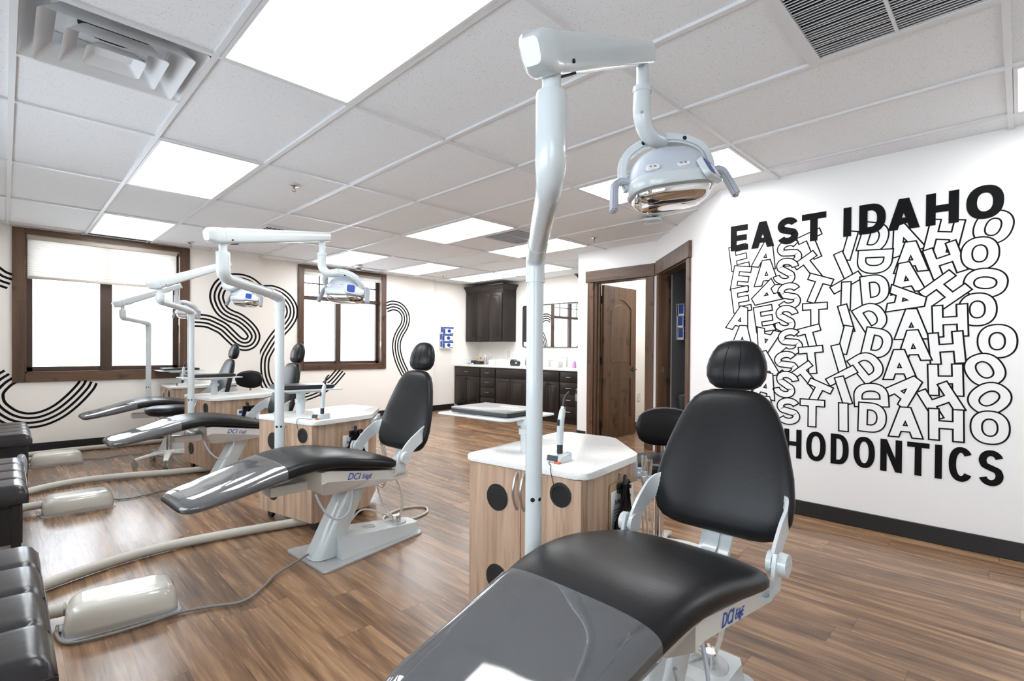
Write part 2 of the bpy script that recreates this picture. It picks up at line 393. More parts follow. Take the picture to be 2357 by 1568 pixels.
wall_y('wall_far', Y2, Y2 + .2, 2.475, 5.5, 'wall', (3.12, 4.44, .885, 2.33))
wall_y('wall_alcove', Y3, Y3 + .2, 5.5, 7.3, 'wall')
wall_x('wall_kitchen', XK, XK + .15, 4.15, Y3, 'wall')
def wall_multi(name, ax, c0, c1, t0, t1, ops, mat, z1=ZC + .05):
    bm = B()
    def bx(a, b, c, d):
        if ax == 'x': box(bm, c0, c1, a, b, c, d)
        else: box(bm, a, b, c0, c1, c, d)
    p = t0
    for a, b, c, d in ops: bx(p, a, 0, z1); bx(a, b, 0, c); bx(a, b, d, z1); p = b
    bx(p, t1, 0, z1); return struct(obj(name, bm, mat))
LW = [(-2.6, -.3, .8, 2.1), (.2, 2.0, .8, 1.75), (2.5, 4.6, .8, 1.9)]
wall_multi('wall_left', 'x', XL - .2, XL, YB, Y1, LW, 'wall')
wall_y('wall_back', YB - .2, YB, XL - .2, XM + .3, 'wall')
wall_x('wall_mural', XM, XM + .12, YB, 1.70, 'wallw')
wall_x('wall_door', XD, XD + .12, 3.0, 4.15, 'wallw', (3.13, 3.89, 0, 2.02))
# diagonal wall with the second doorway: from (5.225,3.0) towards (3.94,1.715)
DG = Matrix.Translation((5.225, 3.0, 0)) @ Matrix.Rotation(radians(225), 4, 'Z')   # local x runs along the wall, local +y points behind it
bm = B()
for a, b, c, d in ((0, .14, 0, ZC + .05), (1.07, 1.84, 0, ZC + .05), (.14, 1.07, 2.02, ZC + .05)): box(bm, a, b, 0, .12, c, d, mat=DG)
struct(obj('wall_diagonal', bm, 'wallw'))
# rooms behind the two doorways
wall_y('wall_inner', 4.03, 4.15, XD + .12, 7.2, 'wall')
wall_x('wall_passage', 7.15, 7.3, 1.0, 4.15, 'wall')
wall_y('wall_partition', 2.83, 2.95, 5.3, 7.2, 'wall')
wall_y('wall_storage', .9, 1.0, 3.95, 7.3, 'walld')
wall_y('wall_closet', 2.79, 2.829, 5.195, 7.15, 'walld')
# baseboards
def bb(name, x0, x1, y0, y1): 
    bm = B(); box(bm, x0, x1, y0, y1, 0, .104, .003, 1); struct(obj(name, bm, 'base', smooth=True))
bb('baseboard_mural', XM - .012, XM, YB, 1.70); bb('baseboard_window', XL, 2.475, Y1 - .012, Y1); bb('baseboard_far', 2.475, 5.5, Y2 - .012, Y2)
bb('baseboard_alcove', 5.5, 6.03, Y3 - .012, Y3); bb('baseboard_left', XL, XL + .012, YB, Y1 - .02); bb('baseboard_back', XL, XM, YB, YB + .012)
bb('baseboard_inner', XD + .2, 7.1, 4.018, 4.03)
bm = B(); box(bm, 1.19, 1.83, -.012, 0, 0, .104, mat=DG); struct(obj('baseboard_diagonal', bm, 'base'))
bm = B(); box(bm, XD - .012, XD, 4.01, 4.15, 0, .104); struct(obj('baseboard_door', bm, 'base'))

# ------------------------------------------------------------------ windows
def window(name, yw, ox0, ox1, oz0, oz1, cas, mull, transom=None, fw=.05, mw=.055):
    w = sempty(name, (0, 0, 0))
    ix0, ix1, iz0, iz1 = ox0 + cas, ox1 - cas, oz0 + cas, oz1 - cas * .55
    yo = yw - .022
    bm = B(); box(bm, ox0, ix0, yo, yw, oz0, oz1, .003, 1); box(bm, ix1, ox1, yo, yw, oz0, oz1, .003, 1); obj('side_casing', bm, 'alder', w, True)
    bm = B(); box(bm, ix0, ix1, yo, yw, oz0, iz0, .003, 1); box(bm, ix0, ix1, yo, yw, iz1, oz1, .003, 1); obj('rail_casing', bm, 'alderx', w, True)
    # jamb liner
    bm = B(); box(bm, ix0 - .002, ix0 + .012, yw - .02, yw + .19, iz0, iz1); box(bm, ix1 - .012, ix1 + .002, yw - .02, yw + .19, iz0, iz1)
    box(bm, ix0, ix1, yw - .02, yw + .19, iz0 - .002, iz0 + .014); box(bm, ix0, ix1, yw - .02, yw + .19, iz1 - .012, iz1 + .002); obj('jamb', bm, 'alderx', w)
    a, b, c, d = ix0 + .012, ix1 - .012, iz0 + .014, iz1 - .012; ys = yw + .10
    bm = B()
    for q in ((a, a + fw, c, d), (b - fw, b, c, d), (a, b, c, c + fw), (a, b, d - fw, d)): box(bm, q[0], q[1], ys, ys + .05, q[2], q[3], .003, 1)
    if transom: box(bm, a, b, ys - .025, ys + .05, transom - .03, transom + .03, .006, 1)
    obj('sash', bm, 'vinylw', w, True)
    bm = B(); box(bm, mull - mw, mull + mw, ys - .02, ys + .05, c, d if not transom else transom, .004, 1)
    if transom: box(bm, mull - mw, mull + mw, ys - .02, ys + .05, transom, d, .004, 1)
    obj('mullion', bm, 'vinylw', w, True)
    if transom:
        bm = B(); zz = (transom + .03 + d) / 2
        for x0, x1 in ((a, mull), (mull, b)):
            xx = (x0 + x1) / 2; box(bm, xx - .009, xx + .009, ys + .015, ys + .035, transom, d)
        box(bm, a, b, ys + .016, ys + .034, zz - .009, zz + .009); obj('muntin', bm, 'vinylw', w)
    for x0, x1 in ((a, mull), (mull, b)):
        bm = B(); box(bm, x0 + .02, x1 - .02, ys + .022, ys + .028, c + .01, d - .01); obj('pane', bm, 'glass', w)
    return w
window('window_1', Y1, .055 * KW, 1.622 * KW, 1.152 + (.767 - 1.152) * KW, 2.398, .096, .82 * KW)
window('window_2', Y2, 3.05, 4.52, .81, 2.398, .078, 3.72, 1.92, .042, .044)
# unseen windows added on the left wall to supply the side daylight
def plain_window(name, ax, c, op):
    w = sempty(name); a, b, z0, z1 = op; m = (a + b) / 2
    def bx(bm, p, q, c0, c1, d, e):
        if ax == 'x': box(bm, c + c0, c + c1, p, q, d, e)
        else: box(bm, p, q, c + c0, c + c1, d, e)
    bm = B()
    for p, q, d, e in ((a - .09, a, z0 - .09, z1 + .09), (b, b + .09, z0 - .09, z1 + .09), (a, b, z0 - .09, z0), (a, b, z1, z1 + .09)): bx(bm, p, q, 0, .022, d, e)
    obj('casing', bm, 'alder', w)
    bm = B()
    for p, q, d, e in ((a, a + .04, z0, z1), (b - .04, b, z0, z1), (m - .03, m + .03, z0, z1), (a, b, z0, z0 + .04), (a, b, z1 - .04, z1)): bx(bm, p, q, -.13, -.09, d, e)
    obj('sash', bm, 'vinylw', w)
    bm = B(); bx(bm, a + .02, b - .02, -.115, -.109, z0 + .02, z1 - .02); obj('pane', bm, 'glass', w)
plain_window('unseen_window_3', 'x', XL, LW[2]); plain_window('unseen_window_4', 'x', XL, LW[1]); plain_window('unseen_window_5', 'x', XL, LW[0])

# window shades
t = thing('cellular_shade', 'cream pleated shade half lowered over the left window', 'shade', (0, 0, 0))
bm = B(); box(bm, .165, 1.51, Y1 - .012, Y1 + .04, 2.285, 2.343, .008, 2); obj('headrail', bm, 'tan', t, True)
bm = B(); z = 2.285; n = 16; h = (2.285 - 1.895) / n
for i in range(n):
    za = 2.285 - i * h; zb = za - h; zm = (za + zb) / 2
    a = [bm.verts.new((x, y, zz)) for x in (.172, 1.503) for y, zz in ((Y1 + .013, za), (Y1 + .004, zm), (Y1 + .013, zb))]
    for q in ((0, 3, 4, 1), (1, 4, 5, 2)): bm.faces.new([a[k] for k in q])
    c = [bm.verts.new((x, y, zz)) for x in (.172, 1.503) for y, zz in ((Y1 + .017, za), (Y1 + .026, zm), (Y1 + .017, zb))]
    for q in ((0, 1, 4, 3), (1, 2, 5, 4)): bm.faces.new([c[k] for k in q])
obj('pleated_fabric', bm, 'shade', t)
bm = B(); box(bm, .168, 1.507, Y1 - .006, Y1 + .034, 1.868, 1.896, .006, 2); obj('bottom_rail', bm, 'tan', t, True)
bm = B(); cyl(bm, (1.535, Y1 - .008, 2.28), (1.535, Y1 - .008, 1.2), .006, n=10); cyl(bm, (1.535, Y1 - .008, 1.5), (1.535, Y1 - .008, 1.42), .011, n=10); obj('pull_cord', bm, 'whitew', t, True)
t = thing('cellular_shade', 'cream shade drawn fully up at the top of the gridded far window', 'shade', (0, 0, 0))
bm = B(); box(bm, 3.135, 4.43, Y2 - .012, Y2 + .045, 2.305, 2.352, .008, 2); obj('headrail', bm, 'tan', t, True)
bm = B(); box(bm, 3.14, 4.425, Y2 - .006, Y2 + .038, 2.255, 2.306, .004, 1); obj('pleated_fabric', bm, 'shade', t)
bm = B(); cyl(bm, (4.425, Y2 - .006, 2.3), (4.425, Y2 - .006, 1.15), .006, n=10); cyl(bm, (4.425, Y2 - .006, 1.27), (4.425, Y2 - .006, 1.19), .012, n=10); obj('pull_cord', bm, 'whitew', t, True)

# ------------------------------------------------------------------ doors
def casing(bm, a, b, top, cw, hd, mat, th=.022):
    pass
d1 = sempty('door_1')
for name, q, mt in (('side_casing', (3.89, 3.985), 'alder'), ('side_casing', (3.035, 3.13), 'alder')):
    bm = B(); box(bm, XD - .02, XD, q[0], q[1], 0, 2.01, .003, 1); obj(name, bm, mt, d1, True)
bm = B(); box(bm, XD - .032, XD, 3.015, 4.01, 2.01, 2.155, .004, 1); obj('header', bm, 'aldery', d1, True)
bm = B(); box(bm, XD - .001, XD + .125, 3.87, 3.892, 0, 2.02); box(bm, XD - .001, XD + .125, 3.128, 3.15, 0, 2.02); box(bm, XD - .001, XD + .125, 3.15, 3.87, 2.0, 2.02)
box(bm, XD + .05, XD + .075, 3.855, 3.872, 0, 2.0); box(bm, XD + .05, XD + .075, 3.148, 3.165, 0, 2.0); obj('jamb', bm, 'alder', d1)
leaf_m = Matrix.Translation((XD + .13, 3.865, .012)) @ Matrix.Rotation(radians(-2), 4, 'Z')
bm = B(); W, H = .72, 1.975
box(bm, 0, .115, -.035, 0, 0, H, mat=leaf_m); box(bm, W - .115, W, -.035, 0, 0, H, mat=leaf_m)
box(bm, .115, W - .115, -.035, 0, 0, .24, mat=leaf_m); box(bm, .115, W - .115, -.035, 0, .76, .93, mat=leaf_m); box(bm, .115, W - .115, -.026, -.009, .24, .76, mat=leaf_m)
# arched upper panel: rail with curved underside
pts = [(.115, H), (.115, 1.70)] + [(.115 + (W - .23) * i / 14, 1.70 + .11 * sin(pi * i / 14)) for i in range(1, 14)] + [(W - .115, 1.70), (W - .115, H)]
R = leaf_m @ Matrix(((1, 0, 0, 0), (0, 0, 1, -.035), (0, 1, 0, 0), (0, 0, 0, 1)))
prism(bm, pts, 0, .035, mat=R)
box(bm, .115, W - .115, -.024, -.011, .93, 1.83, mat=leaf_m)
pts = [(.16, .97), (W - .16, .97), (W - .16, 1.66)] + [(W - .16 - (W - .32) * i / 12, 1.66 + .09 * sin(pi * i / 12)) for i in range(1, 12)] + [(.16, 1.66)]
prism(bm, pts, .006, .029, .008, 1, mat=R)
prism(bm, [(.16, .285), (W - .16, .285), (W - .16, .715), (.16, .715)], .006, .029, .008, 1, mat=R)
leaf = obj('door_leaf', bm, 'doorw', d1, True)
bm = B()
def lv(x, y, z): return (leaf_m @ V((x, y, z)))
cyl(bm, lv(W - .06, -.035, .88), lv(W - .06, -.045, .88), .026, n=20); cyl(bm, lv(W - .06, -.035, .88), lv(W - .06, -.085, .88), .009, n=12)
tube(bm, [lv(W - .06, -.082, .88), lv(W - .10, -.084, .88), lv(W - .17, -.08, .878)], .008, 10); obj('lever_handle', bm, 'blackp', leaf, True)
for zz in (.2, 1.02, 1.80):
    bm = B(); box(bm, XD + .118, XD + .15, 3.84, 3.875, zz - .05, zz + .05, .003, 1); cyl(bm, (XD + .128, 3.845, zz - .052), (XD + .128, 3.845, zz + .052), .008, n=12); obj('hinge', bm, 'blackp', d1, True)
# doorway 2 (diagonal)
d2 = sempty('door_2')
for a, b in ((.055, .14), (1.07, 1.16)):
    bm = B(); box(bm, a, b, -.02, 0, 0, 2.01, .003, 1, mat=DG); obj('side_casing', bm, 'alder', d2, True)
bm = B(); box(bm, .035, 1.18, -.032, 0, 2.01, 2.165, .004, 1, mat=DG); obj('header', bm, 'alder', d2, True)
bm = B(); box(bm, .138, .16, -.001, .125, 0, 2.02, mat=DG); box(bm, 1.05, 1.072, -.001, .125, 0, 2.02, mat=DG); box(bm, .16, 1.05, -.001, .125, 2.0, 2.02, mat=DG)
box(bm, .16, .178, .06, .085, 0, 2.0, mat=DG); obj('jamb', bm, 'alder', d2)
bm = B(); box(bm, .158, .1625, .02, .05, .91, .97, .001, 1, mat=DG); obj('strike_plate', bm, 'steel', d2)
# things seen through the doorways
def outlet(name_label, loc, rz, cat='outlet'):
    t = thing('wall_outlet', name_label, cat, loc, rz)
    bm = B(); prism(bm, rrect(.072, .116, .008), 0, .006, .002, 1); o = obj('cover_plate', bm, 'whitew', t, True, rot=(radians(90), 0, 0))
    for s in (-1, 1):
        bm = B(); prism(bm, rrect(.034, .028, .01, cy=s * .02), .006, .0075); obj('socket', bm, 'paper', t, True, rot=(radians(90), 0, 0))
    return t
outlet('cream outlet low on the wall inside the open panelled door', (6.53, 4.03, .457), 0)
def glove_rack(label, loc, rz):
    t = thing('glove_dispenser', label, 'glove box holder', loc, rz)
    bm = B(); W, D, Hh = .27, .085, .40
    for z in (0, Hh / 3, 2 * Hh / 3, Hh): tube(bm, fillet([(-W / 2, 0, z), (-W / 2, -D, z), (W / 2, -D, z), (W / 2, 0, z)], .01, 3), .003, 8)
    for x in (-W / 2, W / 2): cyl(bm, (x, -.002, 0), (x, -.002, Hh), .003, n=8)
    obj('wire_rack', bm, 'whitew', t, True)
    return t
def glove_box(label, t, k, dx, grp):
    W, D, h = .245, .075, .122
    b = thing('glove_box', label, 'glove box', t.location, t.rotation_euler.z, grp)
    z0 = .006 + k * .1335; y0 = -.082
    bm = B(); box(bm, -W / 2 + dx, W / 2 + dx, y0, y0 + D, z0, z0 + h, .002, 1); obj('carton', bm, 'paper', b)
    bm = B(); box(bm, -W / 2 + dx, W / 2 + dx, y0 - .0015, y0, z0 + h - .028, z0 + h); box(bm, -W / 2 + dx, -W / 2 + dx + .05, y0 - .0015, y0, z0, z0 + .09); box(bm, -W / 2 + dx + .16, -W / 2 + dx + .24, y0 - .0012, y0, z0, z0 + .012); box(bm, -W / 2 + dx - .0015, -W / 2 + dx, y0 + .008, y0 + D - .01, z0 + .02, z0 + h); obj('printed_band', bm, 'bluep', b)
    bm = B(); pts = [(dx + .02 + .038 * cos(2 * pi * i / 24), z0 + .052 + .032 * sin(2 * pi * i / 24)) for i in range(24)]
    prism(bm, pts, 0, .002, mat=Matrix(((1, 0, 0, 0), (0, 0, -1, y0), (0, 1, 0, 0), (0, 0, 0, 1)))); obj('oval_opening', bm, 'blue', b)
gr = glove_rack('white wire rack of glove boxes on the cream wall left of the dark upper cabinets', (5.82, Y3, 1.165), 0)
for k, (dx, nm) in enumerate(((0, 'lowest'), (-.008, 'middle'), (.01, 'topmost'))): glove_box('blue and white glove box, %s of three in the rack left of the cabinets' % nm, gr, k, dx, 'glove boxes on the alcove wall')
gr = glove_rack('wire rack of glove boxes in the dark room behind the second doorway', (5.43, 2.79, 1.275), 0)
for k, (dx, nm) in enumerate(((0, 'lowest'), (-.008, 'middle'), (.01, 'topmost'))): glove_box('blue and white glove box, %s of three inside the dark doorway' % nm, gr, k, dx, 'glove boxes in the dark room')
bm = B(); lathe(bm, [(.10, 0), (.13, .62), (.14, .62), (.14, .66), (.12, .68)], (5.26, 2.60), 24); tag(obj('waste_bin', bm, 'blackp', smooth=True), 'black bin standing in the dark room behind the second doorway', 'bin')

# ------------------------------------------------------------------ ceiling fixtures
def ceil_light(i, j, label):
    x0 = GX + i * TX; y0 = GY + j * TY
    t = thing('ceiling_light', label, 'ceiling light', (x0 + TX / 2, y0 + TY / 2, ZC), 0, 'flat ceiling light panels')
    a, b = TX / 2 - .014, TY / 2 - .014
    bm = B()
    for q in ((-a, -a + .016, -b, b), (a - .016, a, -b, b), (-a + .016, a - .016, -b, -b + .016), (-a + .016, a - .016, b - .016, b)): box(bm, *q, -.004, .0115)
    obj('frame', bm, 'grid', t)
    bm = B(); prism(bm, rrect(2 * a - .03, 2 * b - .03, .012), -.001, .008); obj('diffuser', bm, 'panel', t)
for i, j, l in ((-1, -1, 'largest lit ceiling panel, nearest the camera at the top of the view'),
                (-1, 1, 'lit ceiling panel second in the left row, between the louvred diffuser and the left window'),
                (-1, 3, 'lit ceiling panel touching the wall above the left window'),
                (3, 1, 'lit ceiling panel in the middle of the room, just left of the dark grille'),
                (5, 1, 'lit ceiling panel behind the collar of the near light post, right of the dark grille'),
                (3, 3, 'lit ceiling panel above the gridded far window beside the dome camera'),
                (5, 3, 'lit ceiling panel right of the dome camera near the far wall'),
                (7, 2, 'lit panel over the dark cabinets, the right one of two set end to end'),
                (7, 3, 'lit panel over the dark cabinets, the left one of two set end to end'),
                (3, -1, 'lit ceiling panel behind the near dental lamp head'),
                (3, -3, 'lit ceiling panel cut by the right edge of the view above the lettering wall'),
                (8, 0, 'lit ceiling panel inside the room behind the panelled door')):
    ceil_light(i, j, l)
bpy.data.objects['ceiling_light.011'].location = (6.3, 3.5, ZC)
# louvred supply diffuser
def diffuser():
    x0 = GX - 2 * TX; t = thing('air_diffuser', 'white square louvred air diffuser in the ceiling at upper left', 'air diffuser', (x0 + TX / 2, GY + TY / 4, ZC))
    def ring(bm, s0, z0, s1, z1, th=.003):
        A = rrect(2 * s0, 2 * s0, .02, 4); C = rrect(2 * s1, 2 * s1, .02, 4); n = len(A)
        a = [bm.verts.new((*p, z0)) for p in A]; c = [bm.verts.new((*p, z1)) for p in C]
        a2 = [bm.verts.new((p[0] * (1 - th / s0), p[1] * (1 - th / s0), z0 + th)) for p in A]; c2 = [bm.verts.new((p[0] * (1 - th / s1), p[1] * (1 - th / s1), z1 + th)) for p in C]
        for k in range(n):
            m = (k + 1) % n
            for q in ((a[k], a[m], c[m], c[k]), (a2[m], a2[k], c2[k], c2[m]), (a[m], a[k], a2[k], a2[m]), (c[k], c[m], c2[m], c2[k])): bm.faces.new(q)
    bm = B(); ring(bm, .292, -.001, .205, .105); prism(bm, rrect(.59, .59, .01), .11, .115); obj('back_pan', bm, 'grid', t, True)
    bm = B(); prism(bm, [(.12 * cos(2 * pi * i / 32), .12 * sin(2 * pi * i / 32)) for i in range(32)], .095, .1095); obj('duct_opening', bm, 'dark', t)
    for s0, z0, s1, z1 in ((.248, -.022, .19, .05), (.168, -.03, .118, .035)):
        bm = B(); ring(bm, s0, z0, s1, z1); obj('louvre_ring', bm, 'grid', t, True)
    bm = B(); ring(bm, .098, -.034, .06, .012); prism(bm, rrect(.13, .13, .015), .006, .012); obj('centre_cone', bm, 'grid', t, True)
diffuser()
# cut the tile over the diffuser pan: the pan hangs just below the tile plane
def grille(label, cx, cy, along, nslat=26):
    t = thing('return_grille', label, 'return grille', (cx, cy, ZC), 0)
    a = .292
    bm = B()
    for q in ((-a, -a + .025, -a, a), (a - .025, a, -a, a), (-a + .025, a - .025, -a, -a + .025), (-a + .025, a - .025, a - .025, a)): box(bm, *q, -.006, .008)
    if along == 'Y': box(bm, -a + .025, a - .025, -.006, .006, -.0055, .006)
    else: box(bm, -.006, .006, -a + .025, a - .025, -.0055, .006)
    obj('frame', bm, 'grid', t)
    bm = B(); box(bm, -a, a, -a, a, .0085, .0115); obj('dark_backing', bm, 'dark', t)
    bm = B(); L = 2 * a - .05
    for k in range(nslat):
        p = -a + .025 + L * (k + .5) / nslat
        if along == 'Y': vs = [(p - .004, -L / 2, -.003), (p + .0045, -L / 2, .006)]; e = (0, L, 0)
        else: vs = [(-L / 2, p - .004, -.003), (-L / 2, p + .0045, .006)]; e = (L, 0, 0)
        a1 = [bm.verts.new(v) for v in vs]; b1 = [bm.verts.new(V(v) + V(e)) for v in vs]
        bm.faces.new([a1[0], a1[1], b1[1], b1[0]])
    o = obj('slats', bm, 'grid', t)
    md = o.modifiers.new('thick', 'SOLIDIFY'); md.thickness = .0022
grille('grey slatted return grille in the ceiling at the top right corner of the view', GX + 1.5 * TX, GY - 1.75 * TY, 'Y', 30)
grille('small slatted return grille in the ceiling above the second light arm', GX + 1.5 * TX, GY + 2.75 * TY, 'Y', 22)
grille('dark slatted return grille between the two middle ceiling light panels', GX + 4.5 * TX, GY + 1.25 * TY, 'Y', 22)
def sprinkler(label, x, y):
    t = thing('fire_sprinkler', label, 'sprinkler', (x, y, ZC), 0, 'ceiling fire sprinklers')
    bm = B(); lathe(bm, [(.034, 0), (.034, -.004), (.012, -.010)][::-1], n=20); obj('escutcheon', bm, 'chrome', t, True)
    bm = B(); cyl(bm, (0, 0, -.008), (0, 0, -.02), .008, n=12)
    for s in (-1, 1): tube(bm, [(s * .004, 0, -.018), (s * .012, 0, -.028), (s * .003, 0, -.042)], .002, 6)
    lathe(bm, [(.014, -.045), (.014, -.042)], n=12); obj('head', bm, 'copperm', t, True)
sprinkler('ceiling sprinkler in the open tile left of the near light post, nearest the camera', 1.56, 4.03)
sprinkler('ceiling sprinkler by the top right corner of the left window', 1.56, 7.15)
sprinkler('ceiling sprinkler above the panelled door', 4.59, 3.42)
sprinkler('ceiling sprinkler left of the dark upper cabinets', 5.13, 6.95)
t = thing('dome_camera', 'white dome security camera on the ceiling before the gridded far window', 'camera', (3.74, 7.20, ZC))
bm = B(); lathe(bm, [(.062, 0), (.062, -.02), (.055, -.034)][::-1], n=28); obj('housing', bm, 'white', t, True)
bm = B(); lathe(bm, [(.045 * sin(a), -.034 - .045 * cos(a)) for a in [i * pi / 2 / 8 for i in range(9)]], n=28); obj('dome', bm, 'lens', t, True)
bm = B(); lathe(bm, [(.022 * sin(a), -.034 - .022 * cos(a)) for a in [i * pi / 8 for i in range(9)]], n=20); obj('lens_ball', bm, 'blackp', t, True)
t = thing('wireless_access_point', 'white square wireless access point on the ceiling below the near lamp head', 'access point', (4.25, 2.50, ZC), radians(20))
bm = B(); prism(bm, rrect(.09, .09, .02), -.02, 0); obj('mount', bm, 'blackp', t)
bm = B(); prism(bm, rrect(.19, .19, .045), -.042, -.02, .008, 3); obj('housing', bm, 'white', t, True)
for lab, x in (('slim slot air outlet in the ceiling above the left window', .90), ('slim slot air outlet in the ceiling at the right end of the far window', 4.1)):
    t = thing('slot_vent', lab, 'air outlet', (x, (Y1 if x < 2 else Y2) - .07, ZC))
    bm = B(); box(bm, -.30, .30, -.04, .04, -.006, 0, .003, 1); obj('frame', bm, 'grid', t, True)
    bm = B()
    for k in (-1, 1): box(bm, -.28, .28, k * .015 - .007, k * .015 + .007, -.0075, -.006)
    obj('slot', bm, 'blackp', t)

# ------------------------------------------------------------------ wall murals
def stripe_band(label, pts, y, pitch=.049, wid=.0235):
    kk = KW if y == Y1 else 1
    pitch *= kk; wid *= kk
    c = spline([(p[0] * kk, 0, 1.152 + (p[1] - 1.152) * kk) for p in pts], 10)
    t = thing('wall_art', label, 'wall decal', (0, 0, 0), 0, 'black wave stripes')
    for k in (-1.5, -.5, .5, 1.5):
        bm = B(); prev = None
        for i, p in enumerate(c):
            d = (c[min(i + 1, len(c) - 1)] - c[max(i - 1, 0)]).normalized(); n = V((-d.z, 0, d.x))
            a = p + n * (k * pitch + wid / 2); b = p + n * (k * pitch - wid / 2)
            q = [bm.verts.new((v.x, yy, v.z)) for v in (a, b) for yy in (y - .0012, y - .0002)]
            if prev:
                for f in ((prev[0], q[0], q[2], prev[2]), (prev[1], prev[3], q[3], q[1]), (prev[0], prev[1], q[1], q[0]), (prev[2], q[2], q[3], prev[3])): bm.faces.new(f)
            prev = q
        # keep inside wall limits
        obj('stripe', bm, 'blackd', t)
    return t
MS = [(2.433, 1.938), (2.315, 2.026), (2.185, 2.053), (2.058, 2.027), (1.966, 1.948), (1.922, 1.824), (1.943, 1.713), (1.997, 1.622), (2.075, 1.57), (2.17, 1.531), (2.259, 1.468), (2.338, 1.381), (2.369, 1.301), (2.342, 1.228), (2.293, 1.193), (2.236, 1.189), (2.163, 1.225), (2.076, 1.312), (1.998, 1.392), (1.921, 1.437), (1.823, 1.48), (1.72, 1.489), (1.625, 1.487)]
stripe_band('black four-line S wave on the wall right of the left window', MS, Y1)
stripe_band('short black wave lines running into the left window casing, upper left', [(-.40, 2.1), (-.25, 2.03), (-0.122, 1.928), (-0.031, 1.846), (0.05, 1.81)], Y1)
stripe_band('black wave loop sweeping under the sill of the left window', [(0.05, 0.84), (-0.015, 0.782), (-0.073, 0.694), (-0.082, 0.611), (-0.057, 0.525), (0.019, 0.434), (0.097, 0.384), (0.185, 0.363), (0.293, 0.378), (0.414, 0.444), (0.529, 0.558), (0.628, 0.691), (0.66, 0.762)], Y1)
stripe_band('black wave loop on the recessed wall left of the gridded far window', [(2.58, 1.955), (2.688, 1.966), (2.80, 1.935), (2.90, 1.86), (2.965, 1.75), (2.965, 1.62), (2.90, 1.50), (2.80, 1.38), (2.714, 1.26), (2.640, 1.134), (2.585, 1.016), (2.57, 0.874), (2.59, 0.719), (2.656, 0.573), (2.777, 0.465), (2.949, 0.423), (3.152, 0.43), (3.384, 0.504), (3.569, 0.617), (3.745, 0.805)], Y2)
stripe_band('black wave running down right of the gridded far window', [(4.525, 1.848), (4.652, 1.89), (4.79, 1.865), (4.885, 1.77), (4.909, 1.655), (4.875, 1.54), (4.8, 1.428), (4.745, 1.31), (4.728, 1.185), (4.75, 1.043), (4.803, 0.899), (4.90, 0.72), (5.03, 0.5), (5.15, 0.3), (5.22, .11)], Y2)

